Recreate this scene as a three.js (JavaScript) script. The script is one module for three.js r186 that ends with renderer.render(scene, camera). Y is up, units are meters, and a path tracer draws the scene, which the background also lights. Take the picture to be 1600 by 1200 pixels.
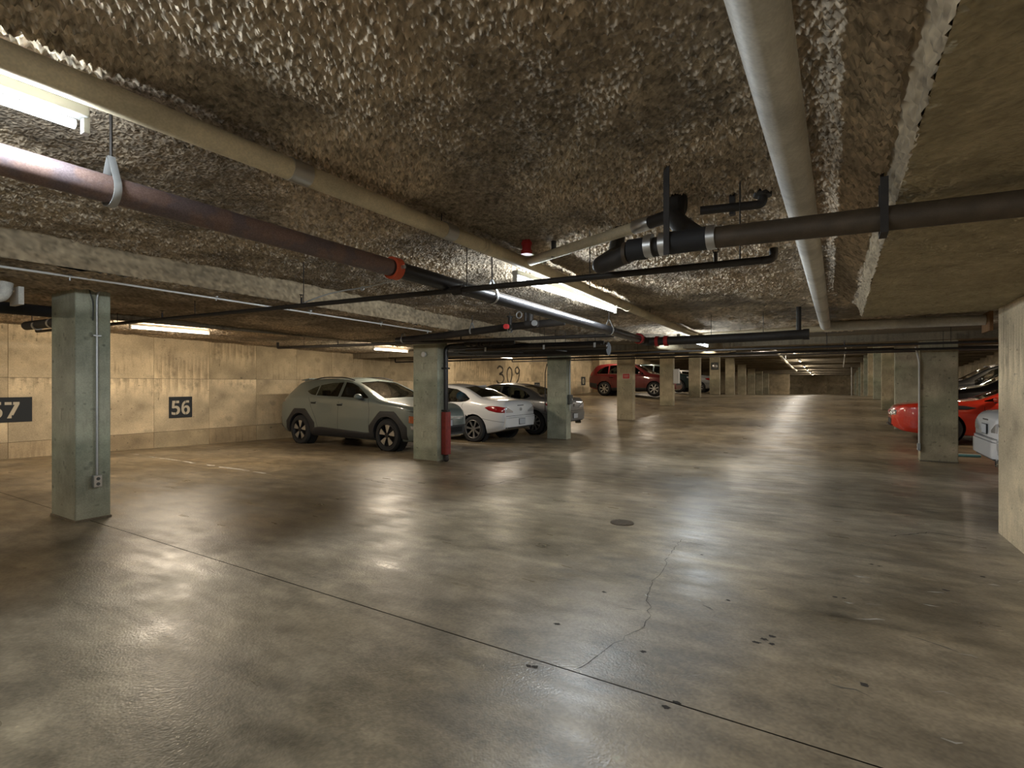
import * as THREE from 'three';
import { mergeGeometries, toCreasedNormals, mergeVertices } from 'three/addons/utils/BufferGeometryUtils.js';
import { RoundedBoxGeometry } from 'three/addons/geometries/RoundedBoxGeometry.js';
import { RectAreaLightUniformsLib } from 'three/addons/lights/RectAreaLightUniformsLib.js';
import { Brush, Evaluator, SUBTRACTION } from 'three-bvh-csg';

// ---------- camera, light level ----------
const scene = new THREE.Scene();
scene.background = new THREE.Color(0x000000);
const camera = new THREE.PerspectiveCamera(2 * Math.atan(600 / 827) * 180 / Math.PI, 4 / 3, 0.05, 200);
camera.position.set(0, 1.4, 0);
camera.rotation.y = Math.atan(510 / 827);
camera.updateMatrixWorld();
const renderer = new THREE.WebGLRenderer();
renderer.toneMapping = THREE.LinearToneMapping;
renderer.toneMappingExposure = 1.2;
renderer.shadowMap.enabled = true;
RectAreaLightUniformsLib.init();
const COOL = new THREE.Color().setRGB(0.84, 0.93, 1.0), WARM = new THREE.Color().setRGB(1.0, 0.85, 0.66), NEUTRAL = new THREE.Color().setRGB(1.0, 0.93, 0.82);
const AISLE = 138, STALL = 285;            // brightness of the fluorescent tubes

// ---------- helpers ----------
function rng(seed) { return () => { seed |= 0; seed = seed + 0x6D2B79F5 | 0; let t = Math.imul(seed ^ seed >>> 15, 1 | seed); t = t + Math.imul(t ^ t >>> 7, 61 | t) ^ t; return ((t ^ t >>> 14) >>> 0) / 4294967296; }; }
const clamp = (v, a = 0, b = 1) => Math.min(b, Math.max(a, v)), lerp = (a, b, t) => a + (b - a) * t;
const smooth = (t) => { t = clamp(t); return t * t * (3 - 2 * t); };
const hash = (x, y) => { let h = Math.imul(x | 0, 374761393) + Math.imul(y | 0, 668265263) | 0; h = Math.imul(h ^ h >>> 13, 1274126177); return ((h ^ h >>> 16) >>> 0) / 4294967296; };
function vnoise(x, y, p = 0) {           // value noise, repeating every p cells when p is set
  const xi = Math.floor(x), yi = Math.floor(y), fx = x - xi, fy = y - yi, u = fx * fx * (3 - 2 * fx), v = fy * fy * (3 - 2 * fy);
  const m = p ? (a) => ((a % p) + p) % p : (a) => a;
  const x0 = m(xi), x1 = m(xi + 1), y0 = m(yi), y1 = m(yi + 1);
  return lerp(lerp(hash(x0, y0), hash(x1, y0), u), lerp(hash(x0, y1), hash(x1, y1), u), v);
}
function fbm(x, y, oct = 4, p = 0, off = 0) { let s = 0, a = 0.5, t = 0; for (let i = 0; i < oct; i++) { s += a * vnoise(x + off * (p ? 0 : 1) + i * (p ? 0 : 17.3), y, p); t += a; x *= 2; y *= 2; p *= 2; a *= 0.5; } return s / t; }
function worley(x, y) { const xi = Math.floor(x), yi = Math.floor(y); let d = 9; for (let j = -1; j < 2; j++) for (let i = -1; i < 2; i++) { const cx = xi + i + hash(xi + i, yi + j), cy = yi + j + hash(xi + i + 91, yi + j + 37); const q = (cx - x) ** 2 + (cy - y) ** 2; if (q < d) d = q; } return Math.sqrt(d); }
const names = {};
function numbered(n) { names[n] = (names[n] ?? -1) + 1; return names[n] ? n + '_' + String(names[n]).padStart(3, '0') : n; }
function shadow(o) { o.traverse((m) => { if (m.isMesh) { m.castShadow = true; m.receiveShadow = true; } }); return o; }
function tag(o, label, category, group) { o.userData.label = label; o.userData.category = category; if (group) o.userData.group = group; return o; }
function thing(name, label, category, at = [0, 0, 0], turn = 0, group) { const g = new THREE.Group(); g.name = numbered(name); g.position.set(...at); g.rotation.y = turn; scene.add(g); return tag(g, label, category, group); }
function mesh(name, geo, mat, parent) { const m = new THREE.Mesh(geo, mat); m.name = parent ? name : numbered(name); m.castShadow = m.receiveShadow = true; (parent || scene).add(m); return m; }
function structure(name, geo, mat) { const m = geo ? mesh(name, geo, mat) : new THREE.Group(); if (!geo) { m.name = numbered(name); scene.add(m); } m.userData.kind = 'structure'; return m; }
// box between two corners, uv in metres
function box(x0, x1, y0, y1, z0, z1, bevel = 0) {
  const w = Math.abs(x1 - x0), h = Math.abs(y1 - y0), d = Math.abs(z1 - z0);
  const g = bevel ? new RoundedBoxGeometry(w, h, d, 1, bevel) : new THREE.BoxGeometry(w, h, d);
  g.translate((x0 + x1) / 2, (y0 + y1) / 2, (z0 + z1) / 2);
  return metreUV(g);
}
function metreUV(g, ox = 0, oy = 0) {
  const gg = g.index ? g.toNonIndexed() : g, p = gg.attributes.position, uv = new Float32Array(p.count * 2);
  const a = new THREE.Vector3(), b = new THREE.Vector3(), c = new THREE.Vector3();
  for (let i = 0; i < p.count; i += 3) {
    a.fromBufferAttribute(p, i); b.fromBufferAttribute(p, i + 1); c.fromBufferAttribute(p, i + 2);
    const n = b.clone().sub(a).cross(c.clone().sub(a)); const ax = Math.abs(n.x), ay = Math.abs(n.y), az = Math.abs(n.z);
    [a, b, c].forEach((v, k) => { const q = ay >= ax && ay >= az ? [v.x, v.z] : ax >= az ? [v.z, v.y] : [v.x, v.y]; uv[(i + k) * 2] = q[0] + ox; uv[(i + k) * 2 + 1] = q[1] + oy; });
  }
  gg.setAttribute('uv', new THREE.BufferAttribute(uv, 2));
  return gg;
}
const V = (x, y, z) => new THREE.Vector3(x, y, z);
// round pipe through points, corners bent with the given radius
function tube(pts, r, bend = 0, seg = 14) {
  pts = pts.map((p) => Array.isArray(p) ? V(...p) : p);
  const path = [pts[0]];
  for (let i = 1; i < pts.length - 1; i++) {
    const a = pts[i - 1], b = pts[i], c = pts[i + 1], da = a.clone().sub(b), dc = c.clone().sub(b);
    const k = Math.min(bend, da.length() * 0.49, dc.length() * 0.49);
    if (k < 1e-4 || da.clone().normalize().dot(dc.clone().normalize()) < -0.995) { path.push(b); continue; }
    const p0 = b.clone().addScaledVector(da.normalize(), k), p2 = b.clone().addScaledVector(dc.normalize(), k);
    for (let j = 0; j <= 8; j++) { const t = j / 8; path.push(V(0, 0, 0).addScaledVector(p0, (1 - t) ** 2).addScaledVector(b, 2 * t * (1 - t)).addScaledVector(p2, t * t)); }
  }
  path.push(pts[pts.length - 1]);
  const pos = [], uv = [], idx = []; let nrm = null, len = 0;
  const tan = (i) => path[Math.min(i + 1, path.length - 1)].clone().sub(path[Math.max(i - 1, 0)]).normalize();
  for (let i = 0; i < path.length; i++) {
    const t = tan(i);
    if (!nrm) nrm = Math.abs(t.y) < 0.9 ? V(0, 1, 0) : V(1, 0, 0);
    nrm = nrm.clone().addScaledVector(t, -nrm.dot(t)).normalize();
    const bin = t.clone().cross(nrm);
    if (i) len += path[i].distanceTo(path[i - 1]);
    for (let j = 0; j <= seg; j++) { const a = j / seg * Math.PI * 2, v = path[i].clone().addScaledVector(nrm, Math.cos(a) * r).addScaledVector(bin, Math.sin(a) * r); pos.push(v.x, v.y, v.z); uv.push(len, a * r); }
    if (i) for (let j = 0; j < seg; j++) { const q = (i - 1) * (seg + 1) + j; idx.push(q, q + 1, q + seg + 1, q + 1, q + seg + 2, q + seg + 1); }
  }
  for (const e of [0, path.length - 1]) { const c = pos.length / 3; pos.push(path[e].x, path[e].y, path[e].z); uv.push(0, 0); for (let j = 0; j < seg; j++) { const q = e * (seg + 1) + j; e ? idx.push(c, q, q + 1) : idx.push(c, q + 1, q); } }
  const g = new THREE.BufferGeometry();
  g.setAttribute('position', new THREE.Float32BufferAttribute(pos, 3)); g.setAttribute('uv', new THREE.Float32BufferAttribute(uv, 2)); g.setIndex(idx);
  g.computeVertexNormals();
  return g;
}
const merge = (list) => mergeGeometries(list.map((g) => { const q = g.index ? g.toNonIndexed() : g; for (const k of Object.keys(q.attributes)) if (!['position', 'normal', 'uv'].includes(k)) q.deleteAttribute(k); return q; }));
// ring around a pipe that runs along an axis
function ring(at, axis, r, len, seg = 20) { const g = new THREE.CylinderGeometry(r, r, len, seg); if (axis === 'x') g.rotateZ(Math.PI / 2); if (axis === 'z') g.rotateX(Math.PI / 2); g.translate(...at); return g; }
function piece(pts) { const n = pts.length; return (x) => { if (x <= pts[0][0]) return pts[0][1]; for (let i = 1; i < n; i++) if (x <= pts[i][0]) return lerp(pts[i - 1][1], pts[i][1], (x - pts[i - 1][0]) / (pts[i][0] - pts[i - 1][0])); return pts[n - 1][1]; }; }
// smooth curve through points without overshoot
function curve(P) {
  const n = P.length, d = [], m = [];
  for (let i = 0; i < n - 1; i++) d.push((P[i + 1][1] - P[i][1]) / (P[i + 1][0] - P[i][0]));
  for (let i = 0; i < n; i++) m.push(i === 0 ? d[0] : i === n - 1 ? d[n - 2] : d[i - 1] * d[i] <= 0 ? 0 : 2 * d[i - 1] * d[i] / (d[i - 1] + d[i]));
  return (x) => { x = clamp(x, P[0][0], P[n - 1][0]); let i = 0; while (i < n - 2 && x > P[i + 1][0]) i++; const h = P[i + 1][0] - P[i][0], t = (x - P[i][0]) / h, a = t * t * (3 - 2 * t); return P[i][1] * (1 - a) + P[i + 1][1] * a + h * (m[i] * t * (1 - t) ** 2 - m[i + 1] * t * t * (1 - t)); };
}
// ---------- the lie of the place: the floor dips to a drain row and climbs to a crest further on ----------
const floorLine = curve([[-14, 0.03], [0, 0.03], [2.2, 0.03], [7.7, -0.066], [13.2, -0.15], [18.8, 0.067], [24.1, 0.39], [29.6, 0.656], [33.5, 0.73], [37, 0.7], [44, 0.5], [55, 0.3], [74, 0.2]]);
const floorY = (z, x = 0) => floorLine(-z) + 0.2 * smooth((-7 - x) / 3) * smooth((-z - 17) / 8);
const CEIL = piece([[-14, 2.54], [10, 2.54], [18, 2.6], [29, 2.9], [36, 2.92], [50, 2.6], [74, 2.25]]);
const ceilY = (z) => floorLine(-z) + CEIL(-z);
const LEFT_DROP = 2.33, RIGHT_DROP = 2.2, STALL_CEIL = 2.5;   // low band over the columns, right slab, ceiling over the left stalls
// ---------- textures ----------
function dataTex(n, fn, srgb) {
  const d = new Uint8Array(n * n * 4);
  for (let y = 0; y < n; y++) for (let x = 0; x < n; x++) { const c = fn(x / n, y / n), i = (y * n + x) * 4; if (typeof c === 'number') d[i] = d[i + 1] = d[i + 2] = clamp(c) * 255; else { d[i] = clamp(c[0]) * 255; d[i + 1] = clamp(c[1]) * 255; d[i + 2] = clamp(c[2]) * 255; } d[i + 3] = 255; }
  const t = new THREE.DataTexture(d, n, n); t.wrapS = t.wrapT = THREE.RepeatWrapping; t.magFilter = THREE.LinearFilter; t.minFilter = THREE.LinearMipmapLinearFilter; t.generateMipmaps = true;
  if (srgb) t.colorSpace = THREE.SRGBColorSpace; t.needsUpdate = true; return t;
}
const rep = (t, s, s2 = s) => { const c = t.clone(); c.repeat.set(s, s2); c.needsUpdate = true; return c; };
// trowelled concrete floor: mottled, with fine scuffs drawn out in one direction
const floorTone = (u, v) => { const a = fbm(u * 6, v * 6, 5, 6), b = fbm(u * 24, v * 40, 3, 8), c = vnoise(u * 300, v * 300, 300), e = fbm(u * 8, v * 48, 3, 8); return 0.84 + 0.40 * (a - 0.5) + 0.26 * (b - 0.5) + 0.14 * (c - 0.5) + 0.12 * (e - 0.5); };
const floorMap = dataTex(1024, (u, v) => { const t = floorTone(u, v), k = fbm(u * 5 + 0.37, v * 5, 3, 5); return [t * lerp(0.98, 1.0, k), t * lerp(0.93, 0.97, k), t * lerp(0.83, 0.93, k)]; }, true);
const floorRough = dataTex(512, (u, v) => { const a = fbm(u * 8, v * 8, 4, 8), b = fbm(u * 10, v * 40, 3, 10); return 0.54 + 0.34 * (a - 0.5) + 0.22 * (b - 0.5); });
const floorBump = dataTex(512, (u, v) => 0.5 * fbm(u * 16, v * 16, 3, 16) + 0.5 * vnoise(u * 200, v * 200, 200));
// cast concrete with vertical run marks, pores and tie marks
const wallMap = dataTex(1024, (u, v) => {
  const a = fbm(u * 5, v * 5, 5, 5), s = fbm(u * 48, v * 3, 3, 3), g = vnoise(u * 340, v * 340, 340), pit = vnoise(u * 130, v * 130, 130);
  const streak = clamp((s - 0.56) * 3.2) * clamp((fbm(u * 6, v * 4, 3, 2) - 0.36) * 3);
  const blot = clamp((fbm(u * 14, v * 14, 4, 14) - 0.55) * 4) * clamp((a - 0.42) * 4), spot = clamp((vnoise(u * 64, v * 64, 64) - 0.9) * 9) * clamp((fbm(u * 7, v * 7, 3, 7) - 0.42) * 6);
  let t = 0.88 + 0.46 * (a - 0.5) + 0.12 * (g - 0.5) - 0.40 * streak - 0.22 * blot - 0.35 * spot - (pit > 0.95 ? 0.16 : 0);
  return [t, t * (0.955 - 0.03 * streak), t * (0.87 - 0.05 * streak)];
}, true);
const wallBump = dataTex(512, (u, v) => { const pit = vnoise(u * 130, v * 130, 130); return 0.6 + 0.3 * (fbm(u * 12, v * 12, 4, 12) - 0.5) - (pit > 0.95 ? 0.4 : 0); });
const columnMap = dataTex(512, (u, v) => { const a = fbm(u * 6, v * 6, 5, 6), g = vnoise(u * 200, v * 200, 200), pit = vnoise(u * 24, v * 24, 24), s = fbm(u * 30, v * 4, 3, 2); const t = 0.86 + 0.34 * (a - 0.5) + 0.10 * (g - 0.5) - 0.2 * clamp((pit - 0.84) * 7) - 0.2 * clamp((s - 0.6) * 3); const k = fbm(u * 3, v * 3, 3, 3); return [t * lerp(0.93, 1.0, k), t * 0.965, t * lerp(0.87, 0.90, k)]; }, true);
const sprayBump = dataTex(512, (u, v) => { const w = 1 - Math.min(1, worleyTile(u * 40, v * 40, 40) * 1.1); return 0.65 * w + 0.35 * fbm(u * 30, v * 30, 3, 30); });
const sprayMap = dataTex(512, (u, v) => { const w = 1 - Math.min(1, worleyTile(u * 40, v * 40, 40)), a = fbm(u * 6, v * 6, 4, 6), t = 0.66 + 0.5 * (a - 0.5) + 0.22 * (w - 0.5) + 0.16 * (vnoise(u * 250, v * 250, 250) - 0.5); return [t, t * 0.92, t * 0.78]; }, true);
function worleyTile(x, y, p) { const xi = Math.floor(x), yi = Math.floor(y), m = (a) => ((a % p) + p) % p; let d = 9; for (let j = -1; j < 2; j++) for (let i = -1; i < 2; i++) { const hx = m(xi + i), hy = m(yi + j), cx = xi + i + hash(hx, hy), cy = yi + j + hash(hx + 91, hy + 37), q = (cx - x) ** 2 + (cy - y) ** 2; if (q < d) d = q; } return Math.sqrt(d); }
const rustMap = dataTex(512, (u, v) => { const a = fbm(u * 10, v * 10, 5, 10), b = clamp((a - 0.42) * 5), g = vnoise(u * 200, v * 200, 200) * 0.12; return [lerp(0.40, 0.47, b) + g, lerp(0.36, 0.39, b) + g, lerp(0.37, 0.36, b) + g]; }, true);
const grimeMap = dataTex(512, (u, v) => { const a = fbm(u * 8, v * 8, 5, 8), g = vnoise(u * 160, v * 160, 160) * 0.08, t = 0.86 + 0.28 * (a - 0.5) + g - 0.04; return [t, t * 0.98, t * 0.95]; }, true);

// ---------- materials ----------
const lin = (r, g, b) => new THREE.Color().setRGB(r, g, b);
const std = (color, roughness = 0.7, metalness = 0, more = {}) => new THREE.MeshStandardMaterial({ color, roughness, metalness, ...more });
const M = {
  floor: new THREE.MeshStandardMaterial({ color: lin(0.41, 0.395, 0.36), map: rep(floorMap, 1 / 3.7), roughness: 0.75, roughnessMap: rep(floorRough, 1 / 2.9), bumpMap: rep(floorBump, 1 / 1.3), bumpScale: 0.0016, vertexColors: true }),
  joint: std(lin(0.02, 0.018, 0.015), 0.95),
  crack: std(lin(0.035, 0.03, 0.025), 0.9),
  column: new THREE.MeshStandardMaterial({ color: lin(0.475, 0.49, 0.445), map: rep(columnMap, 1 / 1.3), roughness: 0.85, bumpMap: rep(wallBump, 1 / 1.6), bumpScale: 0.004 }),
  columnWarm: new THREE.MeshStandardMaterial({ color: lin(0.58, 0.505, 0.40), map: rep(columnMap, 1 / 1.7), roughness: 0.85, bumpMap: rep(wallBump, 1 / 1.6), bumpScale: 0.004 }),
  spray: new THREE.MeshStandardMaterial({ color: lin(0.55, 0.495, 0.415), roughness: 1, vertexColors: true, bumpMap: rep(sprayBump, 1 / 0.7), bumpScale: 0.012 }),
  slab: new THREE.MeshStandardMaterial({ color: lin(0.33, 0.30, 0.25), roughness: 0.95, map: rep(wallMap, 1 / 4), bumpMap: rep(wallBump, 1 / 2), bumpScale: 0.003 }),
  cream: std(lin(0.84, 0.76, 0.56), 0.55, 0, { map: rep(grimeMap, 1 / 0.9) }),
  white: std(lin(0.84, 0.85, 0.82), 0.5, 0, { map: rep(grimeMap, 1 / 1.1) }),
  rust: std(lin(0.75, 0.70, 0.70), 0.5, 0.1, { map: rep(rustMap, 1 / 0.7) }),
  brown: std(lin(0.10, 0.075, 0.05), 0.6, 0.1, { map: rep(grimeMap, 1 / 0.5) }),
  blackPipe: std(lin(0.035, 0.035, 0.04), 0.32, 0.35, { map: rep(grimeMap, 1 / 0.8) }),
  iron: std(lin(0.05, 0.045, 0.042), 0.6, 0.3, { map: rep(grimeMap, 1 / 0.6) }),
  rubber: std(lin(0.018, 0.018, 0.02), 0.7),
  steel: std(lin(0.55, 0.54, 0.52), 0.35, 0.9),
  galv: std(lin(0.45, 0.46, 0.46), 0.45, 0.6),
  conduit: std(lin(0.80, 0.80, 0.78), 0.35, 0.3),
  orange: std(lin(0.55, 0.085, 0.03), 0.55),
  red: std(lin(0.42, 0.02, 0.02), 0.55),
  guard: std(lin(0.30, 0.03, 0.022), 0.6, 0, { map: rep(grimeMap, 1 / 0.5) }),
  darkBox: std(lin(0.06, 0.065, 0.06), 0.6),
  paleBox: std(lin(0.55, 0.55, 0.53), 0.6),
  plate: std(lin(0.40, 0.43, 0.47), 0.5),
  scuff: std(lin(0.42, 0.40, 0.36), 0.7), smudge: std(lin(0.11, 0.10, 0.085), 0.7),
  housing: std(lin(0.55, 0.55, 0.53), 0.5),
  wood: std(lin(0.30, 0.17, 0.08), 0.8, 0, { map: rep(wallMap, 1 / 0.8, 1 / 3) }),
  paint: std(lin(0.55, 0.53, 0.48), 0.8),
  graffiti: std(lin(0.055, 0.045, 0.03), 0.9),
};
const wallMats = [[0.80, 0.72, 0.58], [0.84, 0.76, 0.62], [0.76, 0.68, 0.54], [0.66, 0.59, 0.46], [0.58, 0.50, 0.38]].map((c) => new THREE.MeshStandardMaterial({ color: lin(...c), map: rep(wallMap, 1 / 2.7), roughness: 0.9, bumpMap: rep(wallBump, 1 / 1.9), bumpScale: 0.004 }));
const tubeMat = (c, s) => new THREE.MeshStandardMaterial({ color: 0xffffff, emissive: c, emissiveIntensity: s, roughness: 0.4 });
const TUBE = { cool: tubeMat(COOL, 6), warm: tubeMat(WARM, 6), neutral: tubeMat(NEUTRAL, 6) };
const TINT = { cool: COOL, warm: WARM, neutral: NEUTRAL };
// ---------- floor: slabs between saw-cut joints ----------
const rowsZ = []; for (let i = 0; i < 13; i++) rowsZ.push(-2.18 - 5.53 * i);       // front faces of the column rows
const stains = []; { const R = rng(11); for (let i = 0; i < 90; i++) stains.push([-12.5 + 15 * R(), 1 - 22 * R(), 0.08 + 0.45 * R() * R(), 0.35 + 0.5 * R(), R()]); for (let i = 0; i < 60; i++) stains.push([-3 + 4.5 * R(), -1.6 - 5 * R(), 0.012 + 0.03 * R(), 0.75, R()]); }
function floorColor(x, z) {
  const a = fbm(x * 0.55 + 40, z * 0.55 + 40, 4), b = fbm(x * 1.9 + 9, z * 1.7 + 77, 4), c = fbm(x * 3.2 + 5, z * 0.9 + 3, 3);
  let t = 0.90 + 0.40 * (a - 0.5) + 0.46 * (b - 0.5) + 0.18 * (c - 0.5) + 0.30 * (fbm(x * 6 + 31, z * 5 + 7, 3) - 0.5);
  const w = clamp(fbm(x * 0.35 + 90, z * 0.3 + 13, 3) * 1.6 - 0.3), warm = clamp(w * 0.8 + (0.7 * smooth((-6.2 - x) / 2) + 0.5 * smooth((-z - 6) / 8)) * fbm(x * 0.8, z * 0.8 + 200, 3) * 1.5);
  for (const [sx, sz, r, k, e] of stains) { const dx = x - sx, dz = z - sz; if (Math.abs(dx) > r * 2 || Math.abs(dz) > r * 2) continue; const q = Math.hypot(dx, dz * (0.7 + 0.6 * e)) / r + 0.7 * (vnoise(x / r * 2.3 + sx * 9, z / r * 2.3) - 0.5); if (q < 1) t *= 1 - (1 - k) * 0.4 * smooth((1 - q) * 2); }
  return [t, t * lerp(0.985, 0.89, warm), t * lerp(0.955, 0.72, warm)];
}
function sheet(x0, x1, z0, z1, sx, sz, yAt, colorAt, flip) {
  const nx = Math.max(1, Math.round((x1 - x0) / sx)), nz = Math.max(1, Math.round(Math.abs(z1 - z0) / sz)), pos = new Float32Array((nx + 1) * (nz + 1) * 3), uv = new Float32Array((nx + 1) * (nz + 1) * 2), col = colorAt ? new Float32Array(pos.length) : null, idx = new Uint32Array(nx * nz * 6);
  let k = 0;
  for (let j = 0; j <= nz; j++) for (let i = 0; i <= nx; i++, k++) { const x = lerp(x0, x1, i / nx), z = lerp(z0, z1, j / nz), y = yAt(x, z); pos.set([x, y, z], k * 3); uv.set([x, z], k * 2); if (col) col.set(colorAt(x, z, y), k * 3); }
  k = 0;
  for (let j = 0; j < nz; j++) for (let i = 0; i < nx; i++) { const a = j * (nx + 1) + i, b = a + 1, c = a + nx + 1, d = c + 1; if (flip) idx.set([a, c, b, b, c, d], k); else idx.set([a, b, c, b, d, c], k); k += 6; }
  const g = new THREE.BufferGeometry(); g.setAttribute('position', new THREE.BufferAttribute(pos, 3)); g.setAttribute('uv', new THREE.BufferAttribute(uv, 2)); if (col) g.setAttribute('color', new THREE.BufferAttribute(col, 3)); g.setIndex(new THREE.BufferAttribute(idx, 1)); g.computeVertexNormals(); return g;
}
const X0 = -13.3, X1 = 8.3, ZB = 10, ZF = -72;
const floor = structure('floor');
{
  const cuts = [ZB, ...rowsZ.map((z) => z - 0.12), ZF], gap = 0.004;
  for (let i = 0; i + 1 < cuts.length; i++) {
    const near = i < 2, s = near ? 0.06 : i < 4 ? 0.15 : 0.4;
    if (i === 0) { mesh('floor_slab', sheet(X0, X1, ZB, 1.2, 0.4, 0.4, (x, z) => floorY(z, x), floorColor, true), M.floor, floor); }
    mesh('floor_slab', sheet(X0, X1, i === 0 ? 1.2 : cuts[i] - gap, cuts[i + 1] + gap, s, s, (x, z) => floorY(z, x), floorColor, true), M.floor, floor);
    if (i) mesh('joint_filler', sheet(X0, X1, cuts[i] + gap, cuts[i] - gap, 0.5, 0.1, (x, z) => floorY(z, x) - 0.006, null, true), M.joint, floor);
  }
  mesh('sub_base', sheet(X0, X1, ZB, ZF, 1, 1, (x, z) => floorY(z, x) - 0.25, null, true), M.joint, floor);
  // cracks and worn paint: thin flat shapes that lie in the surface
  const ribbon = (pts, w, seed, lift = 0.0012) => { const R = rng(seed), pos = [], idx = [], P = []; for (let i = 0; i + 1 < pts.length; i++) { const n = Math.max(2, Math.ceil(Math.hypot(pts[i + 1][0] - pts[i][0], pts[i + 1][1] - pts[i][1]) / 0.06)); for (let j = 0; j < n; j++) { const t = j / n; P.push([lerp(pts[i][0], pts[i + 1][0], t) + (R() - 0.5) * 0.035, lerp(pts[i][1], pts[i + 1][1], t) + (R() - 0.5) * 0.035]); } } P.push(pts[pts.length - 1]);
    P.forEach(([x, z], i) => { const a = P[Math.max(0, i - 1)], b = P[Math.min(P.length - 1, i + 1)], l = Math.hypot(b[0] - a[0], b[1] - a[1]) || 1, nx = -(b[1] - a[1]) / l, nz = (b[0] - a[0]) / l, h = w * (0.35 + 0.65 * R()) * (i === 0 || i === P.length - 1 ? 0.2 : 1); pos.push(x + nx * h, floorY(z, x) + lift, z + nz * h, x - nx * h, floorY(z, x) + lift, z - nz * h); if (i) { const q = i * 2; idx.push(q - 2, q - 1, q, q - 1, q + 1, q); } });
    const g = new THREE.BufferGeometry(); g.setAttribute('position', new THREE.Float32BufferAttribute(pos, 3)); g.setIndex(idx); g.computeVertexNormals(); return g; };
  [[[-1.17, -4.3], [-1.11, -3.85], [-1.08, -3.43], [-0.95, -3.1], [-0.95, -2.9]], [[-0.93, -2.95], [-1.02, -2.62], [-1.08, -2.31]], [[-1.2, -4.9], [-1.17, -4.3]]].forEach((p, i) => mesh('crack', ribbon(p, 0.0022, 30 + i), M.crack, floor));
  [[[-6.05, -5.6], [-5.53, -5.48], [-4.93, -5.46]], [[-4.3, -5.95], [-4.2, -6.4], [-4.2, -6.7], [-4.03, -7.5]], [[0.4, -6.1], [0.75, -6.5], [1.2, -6.4]]].forEach((p, i) => mesh('crack', ribbon(p, 0.008, 40 + i), M.crack, floor));
  const R = rng(5);
  for (let i = 0; i < 26; i++) { const x = -12.4 + i * 0.2; if (R() < 0.45) mesh('worn_stall_line', ribbon([[x, -5.06 + 0.04 * (R() - 0.5)], [x + 0.15 + 0.2 * R(), -5.06 + 0.04 * (R() - 0.5)]], 0.018 + 0.02 * R(), 60 + i), M.paint, floor); }
  for (const z of [-10.9, -16.2, -21.6, -24.6, -30]) mesh('worn_stall_line', ribbon([[-12.6, z], [-7.4, z]], 0.05, 90 - z), M.paint, floor);
  for (const z of [-16.05, -21.5]) mesh('worn_stall_line', ribbon([[2.1, z + 1.1], [7.4, z + 1.1]], 0.05, 190 - z), M.paint, floor);
  for (let i = 0; i < 34; i++) { const x = -1.2 + 2.6 * R(), z = -2.6 - 3.6 * R(), a = (R() - 0.5) * 1.2, l = 0.06 + 0.22 * R() * R(); mesh('scuff', ribbon([[x, z], [x + Math.cos(a) * l, z + Math.sin(a) * l]], 0.004 + 0.008 * R(), 700 + i, 0.0008), i % 3 ? M.scuff : M.smudge, floor); }
  const blob = (x, z, r, seed) => { const Q = rng(seed), s = new THREE.Shape(), n = 14; for (let i = 0; i < n; i++) { const a = i / n * 6.283, q = r * (0.55 + 0.6 * Q()); i ? s.lineTo(Math.cos(a) * q * 1.4, Math.sin(a) * q) : s.moveTo(q * 1.4, 0); } const g = new THREE.ShapeGeometry(s); g.rotateX(-Math.PI / 2); g.translate(x, floorY(z, x) + 0.001, z); return g; };
  [[-0.34, -3.14], [-0.30, -3.1], [-0.37, -3.08], [-0.31, -3.2], [-0.02, -4.04], [0.03, -4.05], [-0.59, -2.31], [-0.62, -2.25], [0.27, -4.97], [0.22, -4.99], [-1.32, -3.3], [-1.37, -2.71], [-1.25, -2.24], [-1.28, -2.23], [-0.85, -2.66], [0.62, -4.6], [-0.6, -3.6], [0.1, -2.9], [0.9, -5.1], [-0.95, -4.5]].forEach(([x, z], i) => mesh('oil_spot', blob(x, z, 0.012 + 0.006 * R(), 300 + i), M.crack, floor));
}
// ---------- ceiling: sprayed fireproofing over the slab ----------
const ceiling = structure('ceiling');
const patchAt = (x, z) => fbm(x * 1.5 + 30, z * 1.5 + 12, 3);
function sprayDrop(x, z) {
  const p = patchAt(x, z), lump = smooth((p - 0.3) * 2.6), q = 0.25 * (fbm(x * 12, z * 12, 2) - 0.5);
  const w1 = 1 - Math.min(1, worley(x * 38 + q * 6, z * 38 + q * 6) * 1.2), w2 = 1 - Math.min(1, worley(x * 72 + 7, z * 72 + 3) * 1.15), f = fbm(x * 7, z * 7, 3) - 0.5;
  const step = 0.20 * smooth((x + 0.1) / 0.3);
  return 0.008 + (0.007 + 0.018 * lump) * w1 * w1 * 1.4 + (0.005 + 0.010 * lump) * w2 + 0.030 * f + 0.010 * (vnoise(x * 85, z * 85) - 0.5) + (z > -7.0 ? step : 0);
}
function sprayColor(x, z) { const p = smooth((patchAt(x, z) - 0.33) * 3), n = 0.5 * vnoise(x * 45, z * 45) + 0.5 * vnoise(x * 100 + 3, z * 100), g = fbm(x * 0.9 + 3, z * 0.9 + 50, 3), t = lerp(0.45, 1.0, p) * clamp(0.15 + 1.65 * n, 0.12, 1.6); return [t * lerp(1.0, 1.05, g), t * lerp(0.95, 0.90, g), t * lerp(0.86, 0.74, g)]; }
function smoothColor(x, z) { const n = 0.5 * vnoise(x * 45, z * 45) + 0.5 * vnoise(x * 100 + 3, z * 100), t = 0.72 + 0.5 * (n - 0.5) + 0.34 * (fbm(x * 5, z * 5, 3) - 0.5); return [t, t * 0.95, t * 0.74]; }
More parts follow.
